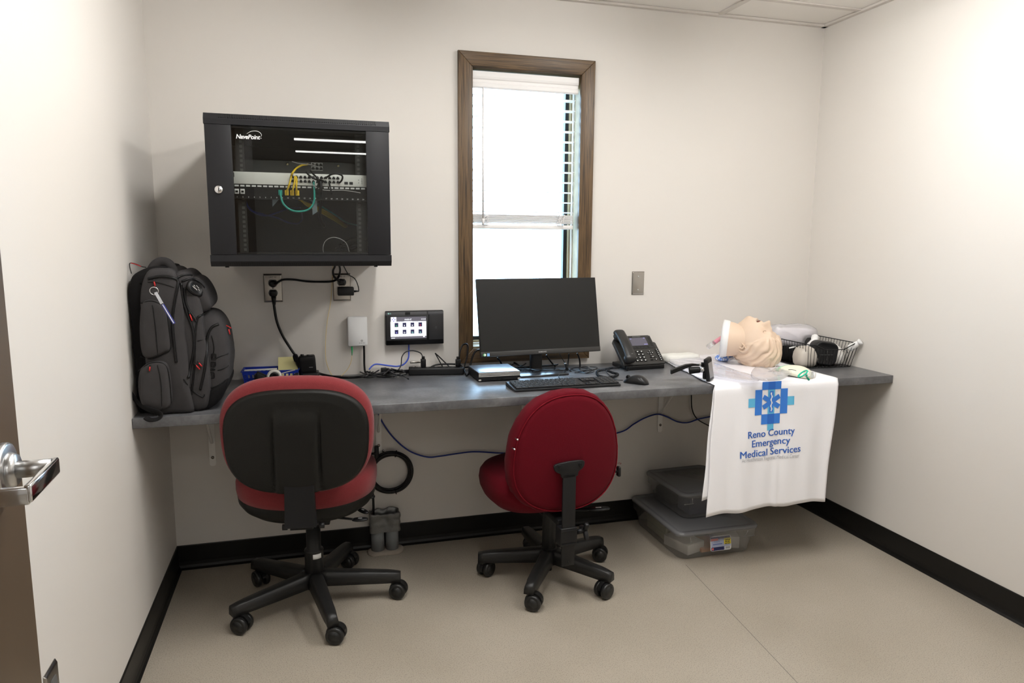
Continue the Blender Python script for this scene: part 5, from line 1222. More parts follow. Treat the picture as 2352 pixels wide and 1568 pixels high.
# contents
p = onY(1900, 822, -0.335)
cs = thing('hard_case', 'black rounded zip case leaning at the front of the wire basket', 'case', (p.x, -0.305, ZB), math.radians(-14))
b = MB(); b.puff(rrect(0.108, 0.104, 0.030, 7), [(0.90, -0.036), (0.97, -0.031), (1, -0.022), (1, 0.022), (0.97, 0.030), (0.90, 0.034), (0.84, 0.031), (0.5, 0.029), (0.05, 0.029)], M=T(0, 0, 0.055) @ RX(PI/2) @ RZ(math.radians(-8))); b.build('shell', M_blk2, cs)
b = MB(); b.tube([(0.0485*math.copysign(abs(math.cos(a))**0.45, math.cos(a))*1.01, 0, 0.055+0.0485*math.copysign(abs(math.sin(a))**0.45, math.sin(a))*1.01) for a in [2*PI*k/40 for k in range(40)]], 0.0022, n=6, closed=True, sub=2); b.build('zip', M_zip, cs)
b = MB(); b.box((0, -0.0335, 0.050), (0.060, 0.0012, 0.0018)); b.box((0.004, -0.0335, 0.050), (0.0018, 0.0012, 0.050), M=RY(0)); b.build('embossed_mark', mat('emboss_grey', (0.10, 0.10, 0.10), 0.4), cs)
p = onY(1868, 792, -0.25)
b = MB(); b.lathe([(0.002, -0.030), (0.018, -0.028), (0.027, -0.014), (0.027, 0.0), (0.019, 0.014), (0.014, 0.024), (0.016, 0.034), (0.015, 0.046), (0.008, 0.052), (0.001, 0.053)], M=T(*p) @ RY(math.radians(28)) @ RX(math.radians(-20)), n=26)
tag(b.build('bulb_pump', M_white), 'white plastic bulb standing above the striped pouch in the wire basket', 'squeeze bulb')
p = onY(1842, 822, -0.30)
def stripe_mat():
    m = mat('striped_pouch', (0.50, 0.46, 0.41), 0.5); return m
b = crumple([(2.612, -0.335), (2.645, -0.350), (2.685, -0.348), (2.695, -0.31), (2.685, -0.27), (2.655, -0.255), (2.62, -0.262), (2.610, -0.30)], ZB, 0.086, 3.0, 0.006, prof=((0.75, 0), (0.95, 0.12), (1.0, 0.4), (0.95, 0.7), (0.75, 0.9), (0.45, 1.0), (0.05, 1.02)), fr=30)
tag(b.build('fabric_pouch', stripe_mat()), 'pale beige soft pouch at the front left of the wire basket', 'pouch')
b = crumple([(2.655, -0.215), (2.72, -0.225), (2.73, -0.17), (2.72, -0.10), (2.665, -0.085), (2.645, -0.12), (2.643, -0.18)], ZB, 0.070, 5.0, 0.005, prof=((0.85, 0), (1, 0.1), (1, 0.85), (0.94, 1.0), (0.5, 1.02), (0.05, 1.02)), fr=22)
tag(b.build('camera_bag', M_bagd), 'black fabric bag in the left half of the wire basket', 'bag')
b = MB(); q = onY(1813, 799, -0.26); b.cyl(q, q+Vector((0.030, -0.004, 0.006)), 0.0032, n=10); tag(b.build('white_clip', M_white), 'small white rod lying on the black bag in the basket', 'clip')
b = crumple([(2.785, -0.335), (2.835, -0.335), (2.845, -0.28), (2.84, -0.22), (2.80, -0.21), (2.785, -0.25)], ZB, 0.088, 7.0, 0.008, prof=((0.7, 0), (0.95, 0.15), (1.0, 0.5), (0.85, 0.8), (0.5, 1.0), (0.1, 1.06)), fr=26)
wbg = b.build('white_bag', mat('white_bag_plastic', (0.80, 0.78, 0.74), 0.45)); tag(wbg, 'white printed plastic bag at the right end of the wire basket', 'bag')
q = onY(1943, 806, -0.352); tx = MB(); tx.text('ICAN', 0.014, Matrix.Identity(4), ext=0.0002, off=0.0002); tx.build('printed_word', M_prnt, wbg, M=T(*(q-wbg.location)) @ RZ(math.radians(12)) @ RX(PI/2) @ RZ(math.radians(-48)))
b = MB(); q = onY(1952, 800, -0.355); q2 = onY(1972, 787, -0.385); b.cyl(q, q2, 0.017, 0.011, n=18, bev=0.004); b.cyl(q2, q2+(q2-q).normalized()*0.012, 0.012, 0.014, n=16, bev=0.003)
tag(b.build('white_bottle', M_white), 'white bottle sticking out of the right end of the wire basket', 'bottle')
b = crumple([(2.745, -0.20), (2.80, -0.21), (2.83, -0.17), (2.82, -0.12), (2.77, -0.10), (2.745, -0.14)], ZB+0.01, 0.105, 9.0, 0.010, prof=((0.8, 0), (1, 0.3), (1, 0.7), (0.8, 0.9), (0.4, 1.0), (0.05, 1.02)), fr=24)
tag(b.build('black_glove', mat('black_cloth', (0.012, 0.012, 0.012), 0.8)), 'crumpled black cloth at the back of the wire basket', 'cloth')
# film wrapped mask behind the basket
pts = [onY(a, c, -0.15) for a, c in ((1768, 752), (1790, 745), (1830, 745), (1868, 748), (1878, 762), (1874, 790), (1850, 803), (1810, 800), (1775, 785), (1764, 768))]
b = MB()
def fnw(p_): 
    q_ = Vector((p_.x*24, p_.z*24, p_.y*24)); return p_+Vector((noise.noise(q_), noise.noise(q_+Vector((5, 5, 5))), noise.noise(q_+Vector((1, 8, 3)))))*0.012
outl = smooth_poly([(p_.x, p_.z) for p_ in pts], 4)
b.puff(outl, [(0.5, 0.10), (0.85, 0.112), (1.0, 0.13), (1.0, 0.150), (0.9, 0.170), (0.6, 0.185), (0.1, 0.19)], M=RX(PI/2)); b.warp(lambda c: fnw(c))
tag(b.build('wrapped_mask', G_film), 'white mask wrapped in crinkled clear film on top of the wire basket', 'medical mask')
fo = [o for o in COL.objects if o.name.startswith('wrapped_mask')][0]
b = MB(); b.puff([(x_*0.78+(1-0.78)*2.735, z_*0.74+(1-0.74)*0.868) for x_, z_ in outl], [(0.8, 0.130), (1, 0.140), (1, 0.150), (0.8, 0.162), (0.1, 0.165)], M=RX(PI/2)); b.build('mask_insert', mat('mask_white', (0.88, 0.84, 0.86), 0.5), fo, M=T(*(-fo.location)))

# ================================================================== under the counter
cable('network_cable', [onY(a, c, -0.012) for a, c in ((868, 946), (880, 972), (905, 1006), (940, 1035), (980, 1049), (1012, 1047), (1045, 1042), (1090, 1037), (1150, 1040), (1210, 1040), (1270, 1028), (1340, 1010), (1425, 992), (1455, 974), (1480, 960), (1508, 951), (1530, 956), (1556, 968), (1580, 970), (1605, 962), (1640, 955))], 0.0034, M_blue, 'long dark blue network cable sagging along the wall under the counter', n=8)
cable('thin_cable', [onY(a, c, -0.010) for a, c in ((1588, 906), (1589, 935), (1596, 955), (1610, 968), (1640, 983))], 0.0026, M_cable, 'thin black cable dropping behind the towel under the counter')
ctr = onY(898, 1085, -0.028)
cl_ = thing('cable_coil', 'black cable coiled in a ring and hung on the wall under the counter', 'cable coil', (ctr.x, -0.028, ctr.z-0.1))
b = MB(); R_ = 0.0835
for k, (dr_, dy_, r_) in enumerate(((0, 0, .0062), (-.007, .004, .0055), (.007, .003, .0055), (.001, -.008, .0055), (-.004, -.006, .005))):
    b.tube([(0+(R_+dr_)*math.cos(a), dy_, 0.1+(R_+dr_+0.002*math.sin(a*2+k))*math.sin(a)) for a in [2*PI*j/24 for j in range(24)]], r_, n=8, closed=True, sub=3)
b.build('cable_loops', M_cable, cl_)
for a in (75, -78): 
    a = math.radians(a); b = MB(); b.lathe([(0.0145, -0.002), (0.0155, 0), (0.0145, 0.002)], M=T(R_*math.cos(a), 0, 0.1+R_*math.sin(a)) @ RY(-a) , n=14); b.build('cable_tie', M_blk, cl_)
b = MB(); p = onY(865, 1040, -.03); q = cl_.location; L_ = p-q
b.box((L_.x, 0, L_.z), (0.018, 0.022, 0.062), bev=0.005, M=T(0, 0, 0)); b.tube([(L_.x, -0.004, L_.z-0.02), (L_.x-0.012, -0.004, L_.z-0.035), (L_.x-0.030, 0, L_.z-0.070), (-0.075, 0, 0.06)], 0.0048, n=8)
b.cyl((L_.x-0.022, -0.006, L_.z), (L_.x, -0.006, L_.z), 0.005, n=10); b.build('wall_clip', M_blk2, cl_)
p = onY(880, 1035, -.006); tag(MB().cyl((p.x, -0.010, p.z), (p.x, -0.002, p.z), 0.0052, n=14).build('wall_screw', M_chrome), 'small round screw head in the wall above the cable coil', 'screw')
cable('power_cable', [onY(a, c, y) for a, c, y in ((862, 1050, -.03), (855, 1085, -.03), (855, 1120, -.035), (857, 1140, -.04), (858, 1170, -.045), (858, 1200, -.045))], 0.0048, M_cable, 'black cable running straight down into the taped conduit')
for k, (px_, lab) in enumerate(((0.784, 'left'), (0.844, 'right'))):
    b = MB(); b.lathe([(0.0275, 0), (0.0275, 0.125), (0.0245, 0.125), (0.0245, 0.10)], M=T(px_, -0.046, 0), n=28); tag(b.build('conduit_stub', M_pipe), lab+' grey conduit stub rising from the floor at the wall', 'pipe')
b = MB(); o_ = smooth_poly([(-0.060, -0.030), (-0.030, -0.031), (0, -0.028), (0.030, -0.031), (0.060, -0.028), (0.062, 0), (0.058, 0.026), (0.030, 0.031), (0, 0.029), (-0.030, 0.031), (-0.059, 0.026), (-0.062, 0)], 4)
def ftape(p_):
    q_ = Vector((p_.x*40, p_.y*40, p_.z*30)); n_ = noise.noise(q_)*0.006; c = Vector((p_.x, p_.y, 0)).normalized()
    return p_+c*n_*(0.4+max(0, p_.z-0.10)*8)+Vector((0, 0, noise.noise(Vector((p_.x*50, p_.y*50, 1)))*0.014 if p_.z > 0.16 else 0))
prf = [(1.0, 0.095)] + [(1.0+0.02*math.sin(k*1.7), 0.095+0.008*k) for k in range(1, 10)] + [(0.98, 0.176), (0.90, 0.174), (0.86, 0.150)]
rings_ = []
cx_ = 0.814
for s_, z_ in prf: rings_.append([ftape(Vector((x*s_, y*s_, z_)))+Vector((cx_, -0.046, 0)) for x, y in o_])
b.loft(rings_, caps=False); tag(b.build('duct_tape_wrap', M_duct), 'crumpled grey duct tape wrapped round the two conduit stubs', 'duct tape')
b = MB(); b.puff(smooth_poly([(0.745, -0.06), (0.765, -0.088), (0.81, -0.092), (0.86, -0.088), (0.888, -0.06), (0.885, -0.02), (0.81, -0.018), (0.748, -0.02)], 4), [(1.06, 0.0003), (1.0, 0.004), (0.9, 0.012), (0.3, 0.012)]); b.warp(lambda c: c+Vector((noise.noise(c*60), noise.noise(c*60+Vector((3, 3, 3))), 0))*0.006)
tag(b.build('mortar_patch', M_plaster), 'rough mortar patch round the conduit stubs on the floor', 'mortar')

# ------------------------------------------------------------------ storage bins
def bin_(name, lab, x0, x1, y0, y1, z0, z1, rot, inset=0.028):
    cx, cy = (x0+x1)/2, (y0+y1)/2
    t = thing(name, lab, 'storage box', (cx, cy, z0), rot); w_, d_ = x1-x0, y1-y0; h_ = z1-z0; rr = 0.035
    rings = []
    for k, z in ((inset+0.010, 0.0), (inset+0.004, 0.002), (inset, 0.006), (inset*0.55, h_*0.55), (inset*0.5, h_*0.56), (inset*0.22, h_*0.60), (inset*0.2, h_-0.022), (0.002, h_-0.020), (0.002, h_-0.014)):
        rings.append([Vector((x, y, z)) for x, y in rrect(w_-2*k, d_-2*k, rr, 6)])
    b = MB(); b.loft(rings, caps=False); b.bm.faces.new(list(reversed([v for v in b.bm.verts][:len(rings[0])]))); b.build('tub', G_bin, t)
    rings = []
    for k, z in ((0.004, h_-0.016), (0.0, h_-0.014), (0.0, h_-0.006), (0.004, h_-0.001), (0.010, h_), (0.018, h_-0.001), (0.024, h_-0.005), (0.034, h_-0.005), (0.038, h_-0.003)):
        rings.append([Vector((x, y, z)) for x, y in rrect(w_-2*k, d_-2*k, rr-min(k, rr-0.012)*0.6, 6)])
    b = MB(); b.loft(rings); b.build('lid', G_lid, t)
    b = MB()
    for sx in (-1, 1): b.tube([(sx*(w_*0.5-0.15*w_), -d_/2+inset*0.2-0.001, h_-0.022), (sx*(w_*0.5-0.17*w_), -d_/2+inset*0.45-0.001, h_*0.62), (sx*(w_*0.5-0.19*w_), -d_/2+inset*0.5-0.001, h_*0.60), (sx*(w_*0.5-0.05*w_), -d_/2+inset*0.5, h_*0.60)], 0.0013, n=6, smooth_path=False)
    b.build('moulded_handle', mat('bin_edge', (0.42, 0.42, 0.41), 0.3), t)
    return t, w_, d_, h_
t, w_, d_, h_ = bin_('storage_bin', 'large low clear plastic storage bin with grey lid on the floor', 1.955, 2.345, -0.485, -0.022, 0.0, 0.128, 0)
lb = MB(); lw, lh = 0.098, 0.062; LMx = T(0.010, -d_/2+0.0085, 0.064) @ RX(math.radians(90-9))
def lbx(cx, cz, a_, c_, mi, k=0): lb.prism(rrect(a_, c_, min(a_, c_)*0.12, 2, cx, cz), 0.0006*k, 0.0006*k+0.0006, M=LMx, mi=mi, smooth=False)
lbx(0, 0, lw, lh, 0); lbx(0, 0.000, lw*0.94, lh*0.9, 1, 1); lbx(-0.002, 0.023, lw*0.93, 0.010, 2, 2); lbx(-0.016, -0.022, 0.060, 0.014, 2, 2); lbx(-0.030, 0.0165, 0.034, 0.009, 3, 3); lbx(0.031, 0.006, 0.032, 0.026, 4, 3); lbx(0.031, -0.021, 0.028, 0.012, 0, 3); lbx(-0.016, -0.003, 0.044, 0.003, 5, 3); lbx(-0.040, -0.0215, 0.009, 0.009, 3, 4)
for tx, z_, s_ in (('Value', 0.0095, 0.011), ('Pack!', 0.001, 0.011), ('Box of 3', -0.0055, 0.0068)): lb.text(tx, s_, LMx @ T(0.031, z_-0.001, 0.0026), mi=6, ext=0.0001, off=0.0003)
lb.text('Storage Box', 0.0058, LMx @ T(-0.018, 0.006, 0.0020), mi=5, ext=0.0001)
for k in range(7): lb.box((0, 0, 0), (0.0012, 0.009, 0.0003), M=LMx @ T(0.022+k*0.003, -0.021, 0.0026), mi=6)
lb.build('product_sticker', [M_ink, mat('stk_lilac', (0.42, 0.46, 0.62), 0.5), mat('stk_navy', (0.015, 0.02, 0.10), 0.5), mat('stk_red', (0.72, 0.16, 0.14), 0.5), mat('stk_yellow', (0.80, 0.66, 0.04), 0.5), mat('stk_blue2', (0.10, 0.14, 0.40), 0.5), M_prnt], t)
b = MB(); b.box((0.10, -0.12, h_-0.0045), (0.016, 0.004, 0.0008)); b.build('lid_mark', M_ink, t)
bl1 = t
for nm, lab, c, d2, rz, m in (('paper_stack', 'stack of white papers inside the larger bin, left front', (2.055, -0.36, 0.030), (0.10, 0.14, 0.045), 0.3, M_offw),
        ('paper_folder', 'pale folder inside the larger bin, right front', (2.245, -0.37, 0.033), (0.11, 0.10, 0.052), -0.35, mat('folder_pale', (0.66, 0.64, 0.62), 0.6)),
        ('orange_booklet', 'orange booklet inside the larger bin under the sticker', (2.155, -0.37, 0.016), (0.12, 0.12, 0.018), 0.05, mat('booklet_orange', (0.75, 0.33, 0.14), 0.6)),
        ('green_pouch', 'dull green packet inside the larger bin, left side', (2.03, -0.20, 0.042), (0.05, 0.18, 0.068), 0.0, mat('packet_green', (0.30, 0.31, 0.18), 0.6)),
        ('dark_pouch', 'dark packet inside the larger bin at the back', (2.13, -0.13, 0.04), (0.11, 0.14, 0.06), 0.1, mat('packet_dark', (0.10, 0.10, 0.11), 0.6))):
    b = MB(); b.box((0, 0, d2[2]/2), d2, bev=0.004); o = b.build(nm, m); o.location = (c[0], c[1], 0.007); o.rotation_euler = (0, 0, rz); tag(o, lab, 'bin contents')
t, w_, d_, h_ = bin_('storage_bin', 'smaller clear storage bin with grey lid stacked on the larger one', 2.025, 2.345, -0.375, -0.030, 0.1275, 0.250, math.radians(2))
b = MB(); b.box((0.030, -d_/2+0.010, 0.062), (0.046, 0.001, 0.011)); b.build('white_label', M_ink, t)
b = MB(); b.box((0, 0, 0.037), (0.235, 0.10, 0.074), bev=0.006); o = b.build('blue_fabric', mat('navy_fabric', (0.014, 0.018, 0.055), 0.8)); o.location = (2.205, -0.285, 0.136); tag(o, 'dark blue cloth filling the front of the upper bin', 'bin contents')
b = MB(); b.box((0, 0, 0.03), (0.08, 0.15, 0.060), bev=0.012); o = b.build('grey_pouch', mat('pouch_grey', (0.10, 0.11, 0.10), 0.6)); o.location = (2.11, -0.13, 0.136); tag(o, 'grey packet in the left back of the upper bin', 'bin contents')

# ================================================================== chairs
M_cb = mat('chair_base_black', (0.014, 0.014, 0.014), 0.38, bump=0.2, bscale=600)
M_cst = mat('caster_black', (0.012, 0.012, 0.012), 0.3)
def star_base(par, a0, R_, twist, hubtop, ztube, r_tube, r_gas, zgas, mcol=None):
    b = MB(); b.lathe([(0.030, 0.058), (0.036, 0.064), (0.038, 0.090), (0.036, 0.118), (0.030, 0.126), (0.012, 0.128)], n=30); b.build('hub', M_cb, par)
    b = MB(); b.lathe([(r_tube-0.003, 0.112), (r_tube, 0.116), (r_tube, ztube-0.006), (r_tube+0.001, ztube-0.004), (r_tube, ztube), (r_gas, ztube+0.003), (r_gas, zgas), (0.01, zgas+0.001)], n=30); b.cyl((0, 0, 0.03), (0, 0, 0.06), 0.013, n=16); col = b.build('column', M_cb, par)
    for k in range(5):
        a = math.radians(a0+72*k); A = RZ(a)
        rings = []
        for t in [i/12 for i in range(13)]:
            r_ = 0.024+(R_+0.016-0.024)*t; wt = 0.021-0.004*t; wb_ = 0.028-0.008*t; zt_ = 0.124-0.024*t-0.010*max(0, t-0.9)*4; zb_ = 0.072-0.009*t
            if t > 0.9: wt *= 0.88; wb_ *= 0.92
            rings.append([Vector((r_, y, z)) for y, z in ((-wb_, zb_), (-wb_*0.96, zt_-0.016), (-wt, zt_-0.004), (-wt*0.75, zt_), (wt*0.75, zt_), (wt, zt_-0.004), (wb_*0.96, zt_-0.016), (wb_, zb_))])
        b = MB(); b.loft(rings, M=A); leg = b.build('base_leg', M_cb, par)
        # caster: stem, hood and twin wheels
        cm = A @ T(R_-0.006, 0, 0) @ RZ(math.radians(twist[k]-a0-72*k)-par.rotation_euler.z)
        b = MB(); b.cyl((0, 0, 0.050), (0, 0, 0.072), 0.0135, n=16)
        hood = [Vector((0, 0, 0))]
        ho = [(0.014+0.0325*math.cos(q_), 0.0320+0.0330*math.sin(q_)) for q_ in [math.radians(x) for x in range(10, 200, 14)]]
        b.prism(ho+[(0.016-0.0285, 0.020), (0.016, 0.030)], -0.0075, 0.0075, M=RX(PI/2)); cst = b.build('caster', M_cst, par, M=cm)
        for sy in (-1, 1):
            b = MB(); b.cyl((0.014, sy*0.0075, 0.0305), (0.014, sy*0.0265, 0.0305), 0.0305, n=34, bev=0.006); b.cyl((0.014, sy*0.0262, 0.0305), (0.014, sy*0.0270, 0.0305), 0.020, n=24); b.build('wheel', M_cst, cst, M=cm)
    return col
def paddle(par, path, r_, M_=M_blk2, name='lever', wide=0.013):
    b = MB(); P_ = [Vector(p) for p in path]
    b.tube(P_[:-1], r_, n=10, flat=0.7)
    d = (P_[-1]-P_[-2]).normalized(); mid = (P_[-1]+P_[-2])/2; L = (P_[-1]-P_[-2]).length
    b.puff(sell(L*0.62, wide, 2.4, 24), [(0.8, -0.004), (1, -0.002), (1, 0.002), (0.8, 0.0045), (0.1, 0.004)], M=T(*mid) @ RZ(math.atan2(d.y, d.x)))
    o = b.build(name, M_, par)
    b = MB(); b.box((0, 0, 0.005), (L*0.30, 0.006, 0.0006), M=T(*mid) @ RZ(math.atan2(d.y, d.x))); b.build('lever_symbol', mat('print_soft', (0.45, 0.45, 0.45), 0.5), o)
# ---- left chair: red wool with a black plastic back shell
c1 = thing('office_chair', 'swivel office chair with black plastic back shell and worn red wool, on the left', 'chair', (0.525, -0.408, 0), math.radians(-7))
col = star_base(c1, -8+7, 0.292, (-25, -35, -60, -30, -20), 0, 0.205, 0.033, 0.0255, 0.34)
b = MB(); b.lathe([(0.0335, 0.178), (0.0337, 0.178), (0.0337, 0.196), (0.0335, 0.196)], n=60); bmesh.ops.delete(b.bm, geom=[v for v in b.bm.verts if not (-95 < math.degrees(math.atan2(v.co.y, v.co.x)) < -35)], context='VERTS'); b.build('white_label', M_ink, col)
def back1(p):     # curve the rest round the sitter
    x, y, z = p; return Vector((x, y+0.36*x*x+0.10*(z-0.69)**2, z))
YB = -0.288
o_c = sell(0.246, 0.191, 2.75, 72, -0.006, 0.0, 0.07)
b = MB(); b.puff(o_c, [(0.10, 0.000), (0.6, 0.000), (0.90, 0.0), (0.965, 0.006), (0.995, 0.020), (1.0, 0.036), (0.985, 0.044), (0.94, 0.052), (0.85, 0.056), (0.5, 0.058), (0.08, 0.058)], M=T(0, YB+0.012, 0.696) @ Matrix(((1, 0, 0, 0), (0, 0, 1, 0), (0, 1, 0, 0), (0, 0, 0, 1))), centre=(0, 0))
b.warp(back1); b.build('backrest_cushion', M_redw, c1)
o_s = sell(0.231, 0.168, 2.9, 160, -0.006, 0, 0.07)
def shell1(p):
    x, y, z = p; zz = z-0.683; rim = max(abs(x)/0.2235, abs(zz)/0.168)
    if y < YB+0.006:
        pan = 1/(1+math.exp((abs(x+0.006)-0.064)/0.0022)) * 1/(1+math.exp((zz-0.085)/0.012))
        y -= 0.0080*pan*min(1, (1-abs(zz)/0.19)*6 if zz > 0 else 1)
        # crease beside the raised panel
        y += 0.0085*math.exp(-((abs(x+0.006)-0.0715)/0.0035)**2)/(1+math.exp((zz-0.075)/0.012))
    return back1((x, y, z))
b = MB()
prof = [(1.0, 0.026), (1.0, 0.018), (0.992, 0.008), (0.972, 0.000), (0.945, -0.004)] + [(0.945*(1-k/60)+0.004, -0.004-0.0035*min(1, k/10)) for k in range(1, 60)]
b.puff(o_s, prof, M=T(0, YB, 0.683) @ Matrix(((1, 0, 0, 0), (0, 0, 1, 0), (0, 1, 0, 0), (0, 0, 0, 1))), centre=(0, 0)); b.warp(shell1); b.build('back_shell', M_shell, c1)
o_t = sell(0.240, 0.222, 2.7, 72, -0.012, 0)
b = MB(); b.puff(o_t, [(0.93, 0.416), (0.985, 0.424), (1.0, 0.445), (1.0, 0.468), (0.985, 0.486), (0.94, 0.498), (0.85, 0.504), (0.5, 0.498), (0.08, 0.494)], M=T(0, 0.030, 0), centre=(0, 0), fn=lambda p: Vector((p.x, p.y, p.z+0.30*p.x*p.x-(0.5*max(0, p.y-0.12))*0.4))); b.build('seat_cushion', M_redw, c1)
b = MB(); b.puff(o_t, [(0.30, 0.348), (0.62, 0.352), (0.80, 0.362), (0.92, 0.382), (0.975, 0.402), (0.985, 0.422), (0.97, 0.430), (0.5, 0.43)], M=T(0, 0.030, 0), centre=(0, 0), fn=lambda p: Vector((p.x, p.y, p.z+0.30*p.x*p.x))); b.build('seat_shell', M_shell, c1)
b = MB()
b.loft([[Vector((sx*w2, y, z)) for sx, y in ((-1, y0), (1, y0), (1, y1), (-1, y1))] for z, y0, y1, w2 in ((0.410, -0.303, -0.272, 0.0490), (0.412, -0.307, -0.272, 0.0480), (0.46, -0.303, -0.276, 0.0465), (0.560, -0.300, -0.284, 0.0450))], smooth=False)
b.box((0, -0.17, 0.400), (0.070, 0.22, 0.012)); b.build('back_support', M_blk2, c1)
b = MB(); b.box((0, -0.01, 0.350), (0.14, 0.20, 0.030), bev=0.004); b.cyl((0, 0, 0.30), (0, 0, 0.345), 0.034, n=22); b.build('mechanism', M_blk, c1)
paddle(c1, [(0.04, -0.09, 0.360), (0.10, -0.100, 0.356), (0.15, -0.105, 0.350), (0.195, -0.105, 0.346)], 0.0055, wide=0.014)
paddle(c1, [(0.06, -0.02, 0.360), (0.13, -0.02, 0.372), (0.165, -0.045, 0.366), (0.195, -0.085, 0.360)], 0.0055, wide=0.011)
paddle(c1, [(0.06, 0.04, 0.365), (0.13, 0.04, 0.375), (0.17, 0.03, 0.378), (0.215, 0.03, 0.380)], 0.0055, wide=0.016)
for sx in (-1, 1): MB().cyl((sx*0.050, -0.235, 0.388), (sx*0.066, -0.235, 0.388), 0.010, n=14).build('pivot_bolt', M_blk2, c1)

# ---- right chair: crimson upholstery with an exposed steel back bar
c2 = thing('office_chair', 'swivel office chair fully upholstered in crimson, with black back bar, on the right', 'chair', (1.410, -0.448, 0), math.radians(4))
col = star_base(c2, 20-4, 0.262, (-30, -20, 35, -35, 205), 0, 0.275, 0.0275, 0.024, 0.30)
b = MB(); b.box((0.006, -0.0285, 0.262), (0.011, 0.002, 0.011)); b.build('white_label', M_ink, col)
XB, YB2, ZB2 = -0.022, -0.235, 0.568
def back2(p):
    x, y, z = p; dz = z-ZB2; return Vector((XB+(x)*(1-0.11*dz/0.22), y+0.75*x*x-0.06*dz+0.25*dz*dz, z))
o_b = sell(0.212, 0.227, 2.35, 84)
SW = Matrix(((1, 0, 0, 0), (0, 0, 1, 0), (0, 1, 0, 0), (0, 0, 0, 1)))
b = MB(); b.puff(o_b, [(0.06, -0.003), (0.3, -0.003), (0.6, -0.002), (0.85, 0.0), (0.915, 0.002), (0.935, 0.008), (0.955, 0.006), (0.985, 0.016), (1.0, 0.034), (1.0, 0.052), (0.985, 0.070), (0.93, 0.088), (0.8, 0.098), (0.5, 0.10), (0.08, 0.10)], M=T(0, YB2, ZB2) @ SW, centre=(0, 0))
def wrinkle(c):
    k = max(0, min(1, (math.hypot(c.x/0.205, (c.z-ZB2)/0.222)-0.90)/0.06)); n_ = noise.noise(Vector((math.atan2(c.z-ZB2, c.x)*14, c.y*20, 0)))
    return Vector((c.x, c.y, c.z))*1.0 + Vector((c.x, 0, c.z-ZB2)).normalized()*n_*0.0035*k
b.warp(wrinkle); b.warp(back2); b.build('backrest', M_redf, c2)
b = MB(); b.tube([back2((x*0.940, YB2+0.004, ZB2+z*0.940)) for x, z in o_b[::2]], 0.0024, n=6, closed=True, sub=2); b.build('piping', M_redp, c2)
b = MB()
for px, py in ((1188, 1009), (1181, 1031)):
    w3 = onY(px, py, -0.695); q_ = w3-Vector((1.410, -0.448, 0)); ca, sa = math.cos(math.radians(-4)), math.sin(math.radians(-4)); b.cyl((q_.x*ca-q_.y*sa, q_.x*sa+q_.y*ca+0.014, q_.z), (q_.x*ca-q_.y*sa, q_.x*sa+q_.y*ca-0.006, q_.z), 0.0028, n=10)
b.build('staples', M_chrome, c2)
o_t = sell(0.235, 0.225, 2.5, 72)
b = MB(); b.puff(o_t, [(0.3, 0.345), (0.62, 0.350), (0.82, 0.366), (0.93, 0.388), (0.985, 0.412), (1.0, 0.432), (0.985, 0.452), (0.93, 0.466), (0.8, 0.472), (0.4, 0.470), (0.08, 0.470)], M=T(-0.024, 0.035, 0), centre=(0, 0), fn=lambda p: Vector((p.x, p.y, (p.z-0.472)*1.22+0.452-(0.25*max(0, p.y-0.10)**1.0)*0.3+0.010*math.cos(p.x*9)))); b.build('seat_cushion', M_redf, c2)
BXc = -0.034
b = MB(); pl = smooth_poly([(-0.058, 0.010), (-0.052, 0.024), (0, 0.028), (0.052, 0.024), (0.058, 0.010), (0.050, -0.004), (0.034, -0.014), (0.026, -0.030), (-0.026, -0.030), (-0.034, -0.014), (-0.050, -0.004)], 3)
yb_ = YB2-0.012
b.prism(pl, -0.005, 0.005, M=T(BXc, yb_, 0.522) @ RX(PI/2) @ RZ(math.radians(3)), bev=0.002)
b.box((BXc, yb_-0.001, 0.335), (0.050, 0.008, 0.340), bev=0.0015)
bar = b.build('back_bar', M_blk2, c2)
for sx in (-1, 1): MB().cyl((BXc+sx*0.040, yb_-0.0085, 0.535), (BXc+sx*0.040, yb_-0.002, 0.535), 0.0065, n=16, bev=0.001).build('bolt', M_blk, bar)
b = MB(); b.cyl((BXc, yb_-0.007, 0.180), (BXc, yb_-0.003, 0.180), 0.003, n=12); b.build('lower_rivet', M_dark, bar)
b = MB(); b.box((BXc, yb_+0.014, 0.275), (0.064, 0.048, 0.066), bev=0.003); b.box((BXc, yb_-0.0115, 0.298), (0.058, 0.003, 0.002)); b.box((BXc, yb_-0.0115, 0.250), (0.058, 0.003, 0.002)); b.box((BXc, -0.11, 0.315), (0.055, 0.22, 0.024), bev=0.003); b.build('bar_clamp', M_blk2, c2)
b = MB(); b.cyl((BXc+0.030, yb_+0.012, 0.280), (BXc+0.042, yb_+0.012, 0.280), 0.0045, n=12); b.cyl((BXc+0.040, yb_+0.012, 0.280), (BXc+0.066, yb_+0.012, 0.282), 0.0095, n=18)
for k in range(3): 
    a = k*2*PI/3+0.5; b.box((0, 0, 0.018), (0.016, 0.017, 0.034), bev=0.004, M=T(BXc+0.072, yb_+0.012, 0.282) @ RX(a))
b.build('clamp_knob', M_blk2, c2)
b = MB(); b.box((0, 0, 0), (0.012, 0.022, 0.038), bev=0.005, M=T(0.193, -0.190, 0.470)); b.cyl((0.160, -0.185, 0.470), (0.191, -0.190, 0.470), 0.005, n=12); b.build('side_knob', M_blk2, c2)
b = MB(); b.box((0, 0, 0.300), (0.13, 0.18, 0.022), bev=0.004); b.build('mechanism', M_blk, c2)
paddle(c2, [(0.04, -0.10, 0.310), (0.08, -0.14, 0.318), (0.095, -0.15, 0.322), (0.165, -0.165, 0.322)], 0.008, wide=0.018)
